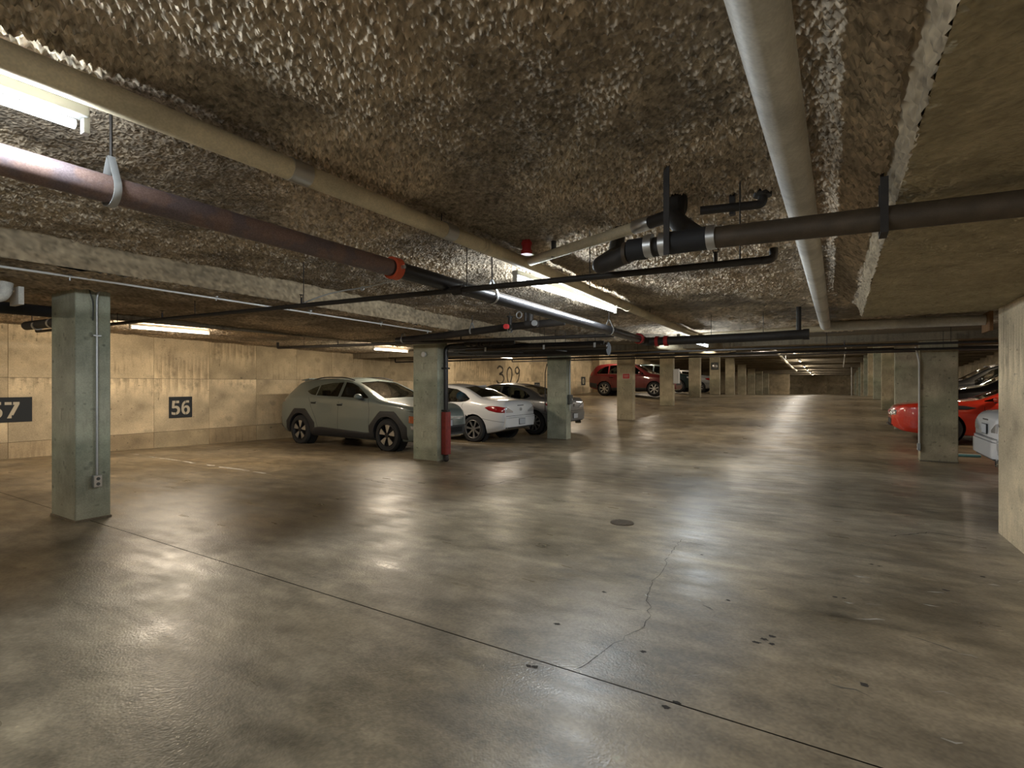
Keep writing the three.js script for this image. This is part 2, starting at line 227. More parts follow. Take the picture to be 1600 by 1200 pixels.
{
  const main = (x0, x1, z0, z1, s) => mesh('sprayed_fireproofing', sheet(x0, x1, z0, z1, s, s, (x, z) => ceilY(z) - sprayDrop(x, z), sprayColor, false), M.spray, ceiling);
  main(-2.7, 0.2, 0.3, -3.6, 0.0078); main(-5.3, -2.7, 0.6, -3.6, 0.016); main(-5.3, 0.2, -3.6, -7.0, 0.015); main(-5.3, 8.3, -7.0, -11.6, 0.036); main(-5.3, 0.3, ZB, 0.3, 0.12);
  const flat = (x0, x1, z0, z1, h, s, k) => mesh('sprayed_fireproofing', sheet(x0, x1, z0, z1, s, s, (x, z) => floorLine(-z) + h - k * sprayDrop(Math.min(x, 0) === x ? x : -x - 20, z), x0 > 0 ? smoothColor : sprayColor, false), M.spray, ceiling);
  flat(-8.2, -5.28, 1.0, -11.6, LEFT_DROP, 0.03, 0.9); flat(-8.2, -5.28, ZB, 1.0, LEFT_DROP, 0.3, 0.5); flat(-13.3, -8.15, 1.0, -11.6, STALL_CEIL, 0.032, 1); flat(-13.3, -8.15, ZB, 1.0, STALL_CEIL, 0.3, 0.5);
  mesh('slab_step', box(-8.22, -8.16, LEFT_DROP - 0.08, STALL_CEIL + 0.06, ZB, -11.6), M.slab, ceiling);
  flat(0.22, 3.2, 0.4, -7.0, RIGHT_DROP, 0.022, 0.45); flat(0.22, 8.3, ZB, 0.4, RIGHT_DROP, 0.3, 0.3); flat(3.2, 8.3, 0.4, -7.0, RIGHT_DROP, 0.1, 0.3);
  // sloping sides of the two lower slabs
  const side = (xa, xb, ha, hb, z0, z1, s, flip) => { const n = 14; return mesh('slab_edge', (() => { const nz = Math.round((z0 - z1) / s), pos = [], col = [], idx = []; for (let j = 0; j <= nz; j++) for (let i = 0; i <= n; i++) { const z = lerp(z0, z1, j / nz), t = i / n, d = 0.028 * (1 - Math.min(1, worley(z * 24, t * 7))) + 0.03 * (fbm(z * 3, t * 2 + 5, 3) - 0.5); pos.push(lerp(xa, xb, t) + (flip ? -d : d), floorLine(-z) + lerp(ha, hb, t) - 0.3 * d, z); { const e = 0.66 * (0.85 + 0.6 * (vnoise(z * 70, t * 19) - 0.5) + 0.5 * (vnoise(z * 31, t * 9 + 4) - 0.5) + 0.5 * (fbm(z * 2.2, t * 2, 3) - 0.5)); col.push(e, e * 0.88, e * 0.68); } if (i && j) { const a = (j - 1) * (n + 1) + i - 1, b = a + 1, c = a + n + 1, e = c + 1; flip ? idx.push(a, c, b, b, c, e) : idx.push(a, b, c, b, e, c); } } const g = new THREE.BufferGeometry(); g.setAttribute('position', new THREE.Float32BufferAttribute(pos, 3)); g.setAttribute('color', new THREE.Float32BufferAttribute(col, 3)); g.setIndex(idx); g.computeVertexNormals(); return g; })(), M.spray, ceiling); };
  side(-5.30, -5.18, LEFT_DROP - 0.015, 2.56, 1.5, -11.6, 0.025, false); side(0.235, 0.18, RIGHT_DROP - 0.008, 2.345, 1.5, -7.0, 0.022, true);
  // slab body above, and beyond the service zone the bare slab with its cross ribs
  mesh('slab', sheet(X0, X1, ZB, -11.6, 2, 1, (x, z) => ceilY(z) + 0.05, null, false), M.slab, ceiling);
  mesh('slab_top', sheet(X0, X1, ZB, ZF, 2, 1, (x, z) => ceilY(z) + 0.3, null, true), M.slab, ceiling);
  mesh('slab_step', box(0.26, 8.3, floorLine(7.0) + RIGHT_DROP + 0.005, ceilY(-7.0) + 0.06, -7.0, -6.94), M.slab, ceiling);
  mesh('slab_step', box(-13.3, -5.3, floorLine(11.6) + LEFT_DROP + 0.005, ceilY(-11.6) + 0.06, -11.6, -11.54), M.slab, ceiling);
  mesh('slab', sheet(X0, X1, -11.6, ZF, 2, 0.6, (x, z) => ceilY(z), null, false), M.slab, ceiling);
  for (let z = -13.1; z > -71; z -= 1.84) { const y = ceilY(z); mesh('cross_rib', box(X0, X1, y - 0.15, y + 0.04, z, z - 0.5), M.slab, ceiling); }
}
// ---------- walls ----------
function panelWall(name, len, height, place, step, courses, seed) {          // cast wall, one piece per formwork panel with open joints
  const w = structure(name), R = rng(seed), n = Math.ceil(len / step);
  for (let i = 0; i < n; i++) { let y = -0.5; for (const top of courses) { const a = i * step + 0.003, b = Math.min(len, (i + 1) * step) - 0.003, g = metreUV(new THREE.BoxGeometry(b - a, top - y - 0.006, 0.1), R() * 9, R() * 9); g.translate((a + b) / 2, (y + top) / 2, -0.05 - 0.003 * R()); place(g); mesh('concrete_panel', g, wallMats[top < 0.5 ? 3 + Math.floor(R() * 2) : top > 2 ? 2 + Math.floor(R() * 2) : Math.floor(R() * 3)], w); y = top; } }
  const back = new THREE.BoxGeometry(len, height + 0.5, 0.2); back.translate(len / 2, height / 2 - 0.25, -0.215); place(back); mesh('wall_core', back, M.joint, w); return w;
}
panelWall('wall_left', 82, 4.2, (g) => { g.rotateY(Math.PI / 2); g.translate(-13, 0, ZB); }, 1.22, [0.32, 1.52, 2.74, 4.2], 3);
panelWall('wall_right', 82, 4.2, (g) => { g.rotateY(-Math.PI / 2); g.translate(8, 0, ZF); }, 1.22, [0.32, 1.52, 2.74, 4.2], 4);
panelWall('wall_far', 21.6, 3.4, (g) => { g.translate(-13.3, 0, ZF + 0.3); }, 2.44, [3.2], 6);
panelWall('wall_back', 21.6, 3.4, (g) => { g.rotateY(Math.PI); g.translate(8.3, 0, ZB - 0.3); }, 2.44, [3.2], 7);
{
  const w = structure('wall_pilaster'); mesh('pilaster', box(-13, -12.55, 0.2, 3.6, -30.6, -31.9, 0.02), wallMats[3], w);
  mesh('pilaster', box(-13, -12.7, -0.4, 2.6, -15.6, -16.3, 0.02), wallMats[2], w);
  // end walls that close the far stalls
  const p = structure('wall_partition'); for (const [x0, x1, z] of [[-13, -6.9, -58], [-13, -4.6, -66]]) mesh("partition", box(x0, x1, 0, 3.2, z, z - 0.2), wallMats[2], p);
}
// ---------- columns ----------
const columnLabels = ['concrete column with silver conduit and outlet box, before painted wall numbers 57 and 56', 'concrete column with round pale disc and red pipe guard at its foot', 'concrete column with grey junction box beside silver sedan', 'concrete column carrying a small red notice', 'concrete column with tall pale cabinet on its side', 'plain tan concrete column next to dark green SUV', 'concrete column with a hanging convex mirror'];
function column(x, zf, labelText, mat, group) {
  const y0 = floorY(zf, x), t = thing('concrete_column', labelText, 'column', [x, y0, zf - 0.15], 0, group);
  const y1 = Math.max(ceilY(zf) - y0 + 0.02, 2.3);
  const g = metreUV(new RoundedBoxGeometry(0.6, y1 + 0.1, 0.3, 2, 0.014), x * 1.7, zf * 0.37); g.translate(0, (y1 - 0.1) / 2, 0);
  const p = g.attributes.position; for (let i = 0; i < p.count; i++) { const yy = p.getY(i); const n = 0.004 * (vnoise(yy * 9 + zf, p.getX(i) * 9) - 0.5); p.setX(i, p.getX(i) + n); }
  mesh('shaft', g, mat, t); mesh('grout_foot', box(-0.308, 0.308, -0.05, 0.022, -0.158, 0.158, 0.008), M.slab, t); return t;
}
const leftColumns = rowsZ.map((z, i) => column(-6.7, z, columnLabels[i] || 'square concrete column in the far row before the end wall', i < 3 ? M.column : M.columnWarm, i > 6 ? 'far columns of the row with the convex mirror' : undefined));
const rightLabels = { 2: 'broad concrete column with pale conduit, standing before the red coupe', 3: 'concrete column behind the nose of the red coupe' };
rowsZ.forEach((z, i) => { if (i >= 2) column(1.7, z - 0.15, rightLabels[i] || 'square concrete column in the row running on past the red coupe', i % 2 ? M.column : M.columnWarm, i > 3 ? 'far columns past the red coupe' : undefined); });
{
  const t = thing('concrete_pier', 'pale board-marked concrete pier hiding most of the white car', 'pier', [1.63, 0, -6.3]);
  const wm = wallMats[1];
  const yb = floorY(-6.9) - 0.05, yt = floorLine(6.3) + RIGHT_DROP - 0.012; const g = metreUV(new RoundedBoxGeometry(0.6, yt - yb, 1.2, 2, 0.012)); g.translate(0, (yt + yb) / 2, 0); mesh('shaft', g, wm, t);
}
// ---------- fluorescent fittings ----------
function fitting(name, label, x, y, z, tubes, tint, power, ceilAt, group, length = 1.2) {
  const L = tubes * length + 0.04, t = thing(name, label, 'light fixture', [x, y, z], 0, group);
  mesh('housing', box(-0.03, 0.03, 0.03, 0.075, -L / 2, L / 2, 0.008), M.housing, t);
  for (const e of [-L / 2 + 0.006, L / 2 - 0.006, ...(tubes > 1 ? [0] : [])]) mesh('lamp_holder', box(-0.018, 0.018, -0.024, 0.04, e - 0.01, e + 0.01, 0.003), M.housing, t);
  for (let k = 0; k < tubes; k++) {
    const c = (k - (tubes - 1) / 2) * length, g = new THREE.CylinderGeometry(0.017, 0.017, length - 0.035, 16); g.rotateX(Math.PI / 2); g.translate(0, 0, c); mesh('fluorescent_tube', g, TUBE[tint], t);
  }
  const hangs = ceilAt - y; for (const e of [-L * 0.42, L * 0.42]) mesh('hanger_rod', tube([[0, 0.08, e], [0, Math.max(0.1, hangs) + 0.03, e]], 0.004, 0, 6), M.iron, t);
  // three light strips round the tube: below and to both sides
  for (const [dx, dy, rx, ry] of [[0, -0.0195, -Math.PI / 2, 0], [-0.02, 0, 0, Math.PI / 2], [0.02, 0, 0, -Math.PI / 2]]) {
    const l = new THREE.RectAreaLight(TINT[tint], power, rx ? 0.03 : tubes * length - 0.04, rx ? tubes * length - 0.04 : 0.03); l.name = 'tube_light';
    l.position.set(dx, dy, 0); if (rx) l.rotation.x = rx; else l.rotation.y = ry; t.add(l);
  }
  return t;
}
const aisleLabels = ['twin-tube fluorescent light beside the rust-brown overhead pipe', 'twin-tube fluorescent light hanging between beige pipe and shiny black pipe', 'twin-tube fluorescent light just past the dark cross main'];
for (let i = -1; i < 13; i++) { if (i === 3 || i === 4) continue; const z = 0.37 - 5.51 * i, c = ceilY(z); fitting('fluorescent_fixture', i < 0 ? 'twin-tube fluorescent light near the back wall' : aisleLabels[i] || 'bright twin-tube fluorescent light in the long row down the aisle', -2.39, floorLine(-z) + CEIL(-z) - 0.215, z, 2, i < 3 ? 'cool' : 'neutral', AISLE, c, i > 2 ? 'far aisle lights' : undefined); }
fitting('fluorescent_fixture', 'added unseen twin-tube light behind the viewpoint, brightening the pier and pipes', -0.9, floorLine(0) + 2.3, 2.8, 2, 'cool', AISLE, ceilY(2.8));  // unseen lamp added to brighten the pier, the pipes and the near floor
for (const z of [-16.11, -21.63]) fitting('added_rib_light', 'added single-tube light hidden between the ceiling ribs to brighten the far floor', -2.39, ceilY(z) - 0.085, z, 1, 'neutral', AISLE * 2, ceilY(z), 'added lights between the ribs');  // added lamps, kept out of view by the ribs, that brighten the far floor
const stallLabels = { 0: 'single-tube light over the empty bay by wall number 56', 1: 'single-tube light above the grey-green SUV' };
for (let i = -1; i < 7; i++) { const z = [1.2, -4.89, -10.37, -15.9, -21.4, -26.9, -32.4, -37.9][i + 1], h = i > 1 ? ceilY(z) : floorLine(-z) + STALL_CEIL; fitting('stall_light', stallLabels[i] || 'single-tube light over the far left parking stalls', i === 1 ? -9.5 : -10.2, i > 1 ? h - 0.16 : [2.36, 2.36, 2.235][i + 1], i === 1 ? -9.66 : z, 1, 'warm', STALL, h, i > 1 || i < 0 ? 'left stall lights' : undefined, i === 1 ? 1.15 : 1.3); }
for (const z of [2.5, -4, -15.6, -21.1, -26.6, -32]) { const h = z > -7.9 ? floorLine(-z) + RIGHT_DROP : ceilY(z); fitting('stall_light', 'single-tube light over the right parking stalls, in a row mostly added for brightness', 4.6, h - 0.16, z, 1, 'warm', STALL, h, 'right stall lights'); }  // one lamp of this row is seen, the others are added to brighten the right side
// ---------- pipes ----------
const fy = (h, z) => floorLine(-z) + h;
function rod(x, z, yFrom, yTo, parent, r = 0.004) { return mesh('hanger_rod', tube([[x, yFrom, z], [x, yTo, z]], r, 0, 6), M.iron, parent); }
function loopHanger(x, y, z, r, axis, top, parent, mat = M.galv) {           // strap loop round a pipe with its rod
  const s = [], n = 22; for (let i = 0; i <= n; i++) { const a = -Math.PI / 2 + (i / n - 0.5) * 4.1; s.push([Math.cos(a) * r, Math.sin(a) * r]); }
  s.unshift([-0.006, r * 2.1]); s.push([0.006, r * 2.1]);
  const w = 0.014, pos = [], idx = []; s.forEach(([u, v], i) => { for (const k of [-w, w]) for (const o of [0, 0.004]) { const f = 1 + o / r; axis === 'z' ? pos.push(x + u * f, y + v * f, z + k) : pos.push(x + k, y + v * f, z + u * f); } if (i) { const a = (i - 1) * 4, b = i * 4; for (const [p, q] of [[0, 1], [1, 3], [3, 2], [2, 0]]) idx.push(a + p, b + p, a + q, a + q, b + p, b + q); } });
  const g = new THREE.BufferGeometry(); g.setAttribute('position', new THREE.Float32BufferAttribute(pos, 3)); g.setIndex(idx); g.computeVertexNormals();
  mesh('hanger_loop', g, mat, parent); rod(x, z, y + r * 1.9, top, parent, 0.006);
}
{ // beige drain pipe along the aisle, turning across at its far end
  const t = thing('drain_pipe', 'beige plastic drain pipe with steel sleeve joints running under the sprayed ceiling', 'pipe');
  const h = 2.415, zs = [ZB - 0.4, 0, -2.2, -4, -6, -7.7, -9]; mesh('pipe', tube([...zs.map((z) => [-2.27, fy(h, z), z]), [-2.27, fy(h, -10), -10.25], [-0.4, fy(h + 0.02, -10), -10.25], [1.5, fy(h + 0.03, -10), -10.25]], 0.052, 0.09, 20), M.cream, t);
  for (const z of [-1.67, -2.85, -3.27, -6.1, -6.5, 0.9]) mesh('sleeve_coupling', ring([-2.27, fy(h, z), z], 'z', 0.0565, 0.11, 22), z === -1.67 || z === -2.85 ? M.steel : M.cream, t);
  for (const z of [-0.55, -2.78, -4.6, -7.4]) rod(-2.27, z, fy(h, z), ceilY(z) + 0.02, t);
  for (const x of [-1.5, -0.5, 0.6]) rod(x, -10.25, fy(h, -10.2), ceilY(-10.2) + 0.02, t);
}
{ // fire main: rust-brown first, then black past the orange coupling
  const t = thing('fire_main', 'overhead fire main, rust brown then shiny black past an orange grooved coupling', 'pipe'), h = 2.16, x = -2.58;
  mesh('painted_pipe', tube([[x, fy(h + 0.035, 9), ZB - 0.4], [x, fy(h + 0.03, 0), 0], [x, fy(h, -2.6), -2.6]], 0.057, 0, 24), M.rust, t);
  mesh('black_pipe', tube([[x, fy(h, -2.6), -2.6], [x, fy(h - 0.01, -5), -5], [x, fy(h - 0.01, -7.9), -8.0]], 0.057, 0, 24), M.blackPipe, t);
  const c = mesh('grooved_coupling', ring([x, fy(h, -2.65), -2.65], 'z', 0.076, 0.062, 24), M.orange, t);
  for (const s of [-1, 1]) mesh('coupling_bolt', ring([x + s * 0.074, fy(h, -2.65), -2.65], 'x', 0.013, 0.05, 8), M.steel, c);
  const zc = -8.2, yc = fy(h - 0.02, zc); mesh('cross_main', tube([[x, fy(h - 0.01, -7.9), -8.0], [x, yc, zc], [-1.0, yc, zc], [-0.38, yc + 0.01, zc]], 0.066, 0.1, 20), M.iron, t); mesh('end_cap', ring([-0.37, yc + 0.01, zc], 'x', 0.073, 0.07, 20), M.iron, t); mesh('riser', tube([[-0.46, yc, zc], [-0.46, ceilY(zc) + 0.03, zc]], 0.03, 0, 12), M.iron, t);
  mesh('grooved_coupling', ring([x, fy(h, -7.85), -7.85], 'z', 0.08, 0.06, 20), M.red, t); mesh('grooved_coupling', ring([x + 0.32, yc, zc], 'x', 0.08, 0.06, 20), M.red, t); mesh('grooved_coupling', ring([x + 0.18, yc, zc], 'x', 0.08, 0.05, 20), M.red, t);
  for (const z of [-1.0, -3.85, -6.62]) loopHanger(x, fy(h + (z > -2 ? 0.015 : -0.005), z), z, 0.064, 'z', ceilY(z) + 0.02, t);
  for (const q of [-1.6, -0.9]) rod(q, zc, yc, ceilY(zc) + 0.02, t);
}
{ // white pipe
  const t = thing('white_pipe', 'large white plastic pipe bending right into a plywood collar', 'pipe'), x = -0.178, h = 2.38;
  mesh('pipe', tube([[x, 2.40, ZB - 0.4], [x, 2.40, 0], [x, 2.39, -5], [x, 2.33, -9.92], [1.775, 2.31, -9.92]], 0.074, 0.17, 26), M.white, t);
  for (const z of [-3.6, -6.4]) rod(x, z, 2.39, ceilY(z) + 0.02, t); for (const q of [0.4, 1.1]) rod(q, -9.92, 2.32, ceilY(-9.9) + 0.02, t);
  const b = thing('plywood_collar', 'brown plywood board that the white pipe passes into', 'board', [1.8, 0, -9.92]); mesh('board', box(-0.02, 0.02, 2.14, 2.41, -0.26, 0.22, 0.003), M.wood, b); 
}
{ // brown waste pipe across the aisle with its rubber couplings
  const t = thing('waste_pipe', 'dark brown cast waste pipe crossing below the white pipe, with rubber couplings', 'pipe'), z = -2.86, y = (x) => 2.152 - 0.04 * (x + 0.56) / 1.2;
  mesh('pipe', tube([[7.9, y(0.6) - 0.06, z], [1.2, y(0.9), z], [-0.56, y(-0.56), z]], 0.054, 0, 20), M.brown, t);
  mesh('rubber_coupling', ring([-0.66, 2.155, z], 'x', 0.06, 0.24, 22), M.rubber, t);
  for (const x of [-0.555, -0.80, -0.88]) mesh('band_clamp', ring([x, 2.155, z], 'x', 0.063, 0.042, 22), M.steel, t);
  mesh('wye_fitting', tube([[-0.6, 2.155, z], [-0.98, 2.145, z - 0.02], [-1.12, 2.11, z - 0.05], [-1.2, 2.10, z - 0.08], [-1.35, 2.33, z - 0.74], [-1.36, 2.57, z - 0.84]], 0.052, 0.06, 18), M.iron, t);
  mesh('rubber_coupling', ring([-0.95, 2.148, z - 0.01], 'x', 0.06, 0.10, 20), M.rubber, t); mesh('band_clamp', ring([-1.02, 2.138, z - 0.02], 'x', 0.0615, 0.022, 20), M.brown, t);
  mesh('wye_branch', tube([[-0.62, 2.16, z], [-0.76, 2.3, z - 0.2], [-0.84, 2.4, z - 0.38], [-0.84, 2.58, z - 0.42]], 0.054, 0.08, 18), M.iron, t);
  const tee = ring([0, 0, 0], 'y', 0.06, 0.04, 20); tee.rotateX(0.7); tee.rotateZ(0.5); tee.translate(-0.735, 2.275, z - 0.17); mesh('band_clamp', tee, M.steel, t);
  mesh('strap_hanger', box(0.155, 0.185, 2.06, 2.3, z + 0.056, z + 0.061), M.iron, t); mesh('strap_hanger', box(0.155, 0.185, 2.06, 2.3, z - 0.061, z - 0.056), M.iron, t); mesh('strap_hanger', box(0.155, 0.185, 2.058, 2.064, z - 0.06, z + 0.06), M.iron, t); mesh('strap_hanger', box(0.16, 0.18, 2.29, 2.56, z - 0.05, z - 0.04), M.iron, t);
  mesh('hanger_bar', box(-0.785, -0.755, 2.08, 2.58, z + 0.06, z + 0.068), M.iron, t);
  for (const x of [2.2, 4.5]) rod(x, z, 2.05, 2.24, t);
}
{ // beige branch joining the drain pipe to the fittings
  const t = thing('branch_pipe', 'short tan branch pipe with steel coupling between the beige and brown pipes', 'pipe');
  mesh('pipe', tube([[-2.2, 2.43, -3.86], [-1.12, 2.445, -3.42]], 0.038, 0, 18), M.cream, t);
  mesh('steel_coupling', tube([[-1.16, 2.445, -3.435], [-1.04, 2.447, -3.39]], 0.044, 0, 18), M.steel, t);
  mesh('black_elbow', tube([[-1.06, 2.446, -3.4], [-0.9, 2.45, -3.33], [-0.82, 2.45, -3.3], [-0.82, 2.58, -3.3]], 0.04, 0.05, 16), M.iron, t);
  mesh('hanger_strap', box(-1.93, -1.9, 2.4, 2.58, -3.75, -3.72), M.iron, t); rod(-1.55, -3.6, 2.1, 2.57, t);
  const s = thing('pipe_stub', 'thin dark pipe with upturned elbow near the white pipe', 'pipe'); mesh('pipe', tube([[-0.72, 2.46, -3.36], [-0.44, 2.46, -3.42], [-0.38, 2.46, -3.43], [-0.38, 2.555, -3.43]], 0.026, 0.06, 12), M.iron, s); mesh('bracket', box(-0.56, -0.53, 2.42, 2.58, -3.44, -3.40), M.iron, s); mesh('flange', ring([-0.38, 2.515, -3.43], 'y', 0.05, 0.02, 16), M.iron, s);
  const r = thing('red_hanger', 'small red pipe stub hanging from the ceiling over the beige pipe', 'pipe fitting', [-2.12, 0, -3.66]); mesh('stub', tube([[0, 2.44, 0], [0, 2.57, 0]], 0.036, 0, 16), M.red, r); mesh('flange', ring([0, 2.45, 0], 'y', 0.046, 0.03, 16), M.red, r); mesh('flange', ring([0, 2.52, 0], 'y', 0.043, 0.02, 16), M.red, r);
}
// sprinkler branch lines across the garage
function sprinklerLine(label, z, xa, xb, ya, yb, r, heads) {
  const t = thing('sprinkler_line', label, 'pipe'), y = (x) => lerp(ya, yb, (x - xa) / (xb - xa));
  mesh('pipe', tube([[xa, y(xa) + 0.12, z], [xa, y(xa), z], [xb, y(xb), z]], r, 0.03, 12), M.iron, t);
  const up = (x) => { const a = mesh('sprinkler_head', merge([tube([[x, y(x), z], [x, y(x) + 0.075, z]], 0.011, 0, 8), ring([x, y(x) + 0.10, z], 'y', 0.022, 0.004, 12), tube([[x - 0.012, y(x) + 0.07, z], [x - 0.016, y(x) + 0.088, z], [x, y(x) + 0.1, z]], 0.003, 0.004, 5), tube([[x + 0.012, y(x) + 0.07, z], [x + 0.016, y(x) + 0.088, z], [x, y(x) + 0.1, z]], 0.003, 0.004, 5)]), M.iron, t); return a; };
  heads.forEach(up);
  for (let x = xa + 0.9; x < xb; x += 1.9) { const top = x < -5.3 && z > -11.6 ? fy(x < -8.2 ? STALL_CEIL : LEFT_DROP, z) : ceilY(z); if (!(x > 0.2 && z > -7.9)) rod(x, z, y(x), top + 0.03, t); }
  return t;
}
{ const t = sprinklerLine('thin dark sprinkler line passing behind the column with the outlet box', -3.2, -10.87, -0.33, 2.235, 2.08, 0.021, [-6.9, -4.3, -0.6]); mesh('end_fitting', merge([tube([[-0.36, 2.08, -3.2], [-0.3, 2.08, -3.2], [-0.3, 2.14, -3.2]], 0.022, 0.03, 10)]), M.iron, t); mesh('clamp_saddle', ring([-2.45, 2.11, -3.2], 'x', 0.036, 0.09, 16), M.iron, t); }
sprinklerLine('brown sprinkler line above the column with the red guard', -7.25, -10.56, -2.75, 2.2, 2.1, 0.028, [-8.6, -5.5]);
sprinklerLine('thin sprinkler line crossing behind the dark cross main', -12.1, -10.6, 6.5, 2.14, 2.13, 0.022, [-8.5, 2.4, 0.1]);
sprinklerLine('thin black sprinkler line in front of the column with the junction box', -12.9, -12.5, 6.5, 2.12, 2.06, 0.022, [-9.4, -5]);
for (const z of [-17.2, -21.3, -25.4, -29.5]) { const t = sprinklerLine('thin pale sprinkler line across the far ceiling', z, -10.6, 6.5, ceilY(z) - 0.33, ceilY(z) - 0.33, 0.022, [-8, -5, 0, 3]); t.userData.group = 'far sprinkler lines'; }
{ // dark pipes gathered over the second column row
  const t = thing('dark_pipe', 'thick dark pipe under the low ceiling leading to the valves', 'pipe'), z = -6.75; mesh('pipe', tube([[-6.5, fy(2.2, z), z], [-5.4, fy(2.24, z), z], [-4.1, fy(2.31, z), z], [-3.3, fy(2.33, z), z]], 0.055, 0, 16), M.iron, t); for (const x of [-6.35, -4.9, -4.2]) loopHanger(x, fy(x < -5.3 ? 2.21 : 2.28, z), z, 0.06, 'x', x < -5.3 ? fy(LEFT_DROP, z) + 0.02 : ceilY(z) + 0.02, t);
  const b = thing('storm_pipe', 'large black storm drain pipe hung low behind the column with red guard', 'pipe'), zb = -10.1; mesh('pipe', tube([[-8.0, 2.2, zb], [-3.98, 2.11, zb]], 0.125, 0, 24), M.blackPipe, b); mesh('end_cap', ring([-3.97, 2.11, zb], 'x', 0.132, 0.06, 24), M.rubber, b); for (const x of [-7.2, -5.6, -4.4]) { rod(x, zb, 2.2, x < -5.3 ? fy(LEFT_DROP, zb) + 0.02 : ceilY(zb) + 0.02, b, 0.006); mesh('pipe_band', ring([x, 2.2 - 0.0224 * (x + 8), zb], 'x', 0.1275, 0.035, 24), M.iron, b); }
  const c = thing('copper_line', 'pale thin pipe run beneath the thick dark pipe', 'pipe'); mesh('pipe', tube([[-6.4, fy(2.16, -8.6), -8.6], [-3.4, fy(2.14, -8.6), -8.6]], 0.022, 0, 12), M.brown, c); for (const x of [-5.9, -4.6, -3.6]) mesh('strap', box(x - 0.02, x + 0.02, fy(2.12, -8.6), fy(2.2, -8.6), -8.57, -8.565), M.paleBox, c), rod(x, -8.6, fy(2.15, -8.6), x < -5.3 ? fy(LEFT_DROP, -8.6) + 0.02 : ceilY(-8.6) + 0.02, c);
  const k = thing('pipe_bundle', 'long black pipe bundle low over the white sedan', 'pipe'); for (const [dz, dy, r] of [[0, 0, 0.06], [0.16, 0.05, 0.035], [0.3, -0.01, 0.028]]) mesh('pipe', tube([[-7.3, 2.16 + dy, -9.4 + dz], [-3.7, 2.12 + dy, -9.4 + dz]], r, 0, 14), M.blackPipe, k); for (const x of [-6.9, -5.6, -4.6]) { mesh('trapeze', box(x - 0.02, x + 0.02, 2.04, 2.06, -9.5, -9.02), M.iron, k); for (const z of [-9.48, -9.04]) rod(x, z, 2.05, x < -5.3 ? fy(LEFT_DROP, z) + 0.02 : ceilY(z) + 0.02, k, 0.006); }
  const fl = thing('pipe_flanges', 'row of round iron flanges on a short pipe beside the red-guarded column', 'pipe fitting', [-5.95, 2.16, -8.1]); mesh('pipe', tube([[-0.1, 0, 0], [1.0, -0.02, 0]], 0.035, 0, 12), M.iron, fl); for (const x of [0.05, 0.22, 0.3, 0.48, 0.75]) mesh('flange', ring([x, -0.005, 0], 'x', 0.055, 0.03, 16), M.iron, fl); for (const x of [0.15, 0.9]) rod(x, 0, 0, 0.1 + (x > 0.7 ? 0 : 0), fl);
  // valves
  const v = thing('drain_valve', 'brass-bodied valve with a bright red round cap', 'valve', [-4.09, 2.235, -6.55]); mesh('body', merge([ring([0, 0, 0], 'z', 0.035, 0.12, 14), ring([0, 0.05, -0.03], 'y', 0.03, 0.2, 14), ring([0, 0.15, -0.03], 'y', 0.045, 0.02, 14)]), M.iron, v); mesh('red_cap', ring([0.01, -0.005, 0.09], 'z', 0.037, 0.05, 20), std(lin(0.62, 0.05, 0.05), 0.4), v);
  const w = thing('gauge_valve', 'grey valve assembly with round dial beside the red-capped valve', 'valve', [-3.68, 2.25, -6.5]); mesh('body', merge([ring([0, 0, 0], 'x', 0.05, 0.18, 14), ring([-0.02, 0.08, 0], 'y', 0.04, 0.16, 14), ring([-0.1, 0.1, 0], 'y', 0.025, 0.2, 10)]), M.iron, w); mesh('dial', ring([0.07, 0.0, 0.05], 'z', 0.04, 0.03, 20), M.galv, w); mesh('hand_wheel', new THREE.TorusGeometry(0.045, 0.007, 8, 20).translate(-0.18, 0.13, 0.05), M.galv, w);
  // dark vertical leader with red guard
  const l = thing('rain_leader', 'black vertical pipe on the column with a red steel guard below', 'pipe', [-6.33, floorY(-7.88), -7.88]); mesh('pipe', tube([[0, 0.03, 0.0], [0, 1.2, 0], [0, 2.18, 0], [0.25, 2.22, -0.3]], 0.042, 0.1, 16), M.blackPipe, l); mesh('foot_elbow', tube([[0, 0.12, 0], [0, 0.05, 0], [0.03, 0.05, 0.03]], 0.05, 0.05, 14), M.iron, l); for (const y of [0.95, 1.75]) mesh('pipe_clamp', box(-0.08, 0.06, y, y + 0.03, -0.05, 0.05, 0.004), M.iron, l);
  const gs = new THREE.Shape(); gs.moveTo(-0.05, -0.075); gs.lineTo(0.055, -0.075); gs.lineTo(0.075, -0.05); gs.lineTo(0.075, 0.05); gs.lineTo(0.055, 0.075); gs.lineTo(-0.05, 0.075); gs.lineTo(-0.05, 0.069); gs.lineTo(0.052, 0.069); gs.lineTo(0.069, 0.048); gs.lineTo(0.069, -0.048); gs.lineTo(0.052, -0.069); gs.lineTo(-0.05, -0.069);
  const gg = new THREE.ExtrudeGeometry(gs, { depth: 0.8, bevelEnabled: false }); gg.rotateX(-Math.PI / 2); gg.translate(0, 0.14, 0); mesh('red_guard', gg, M.guard, l);
}
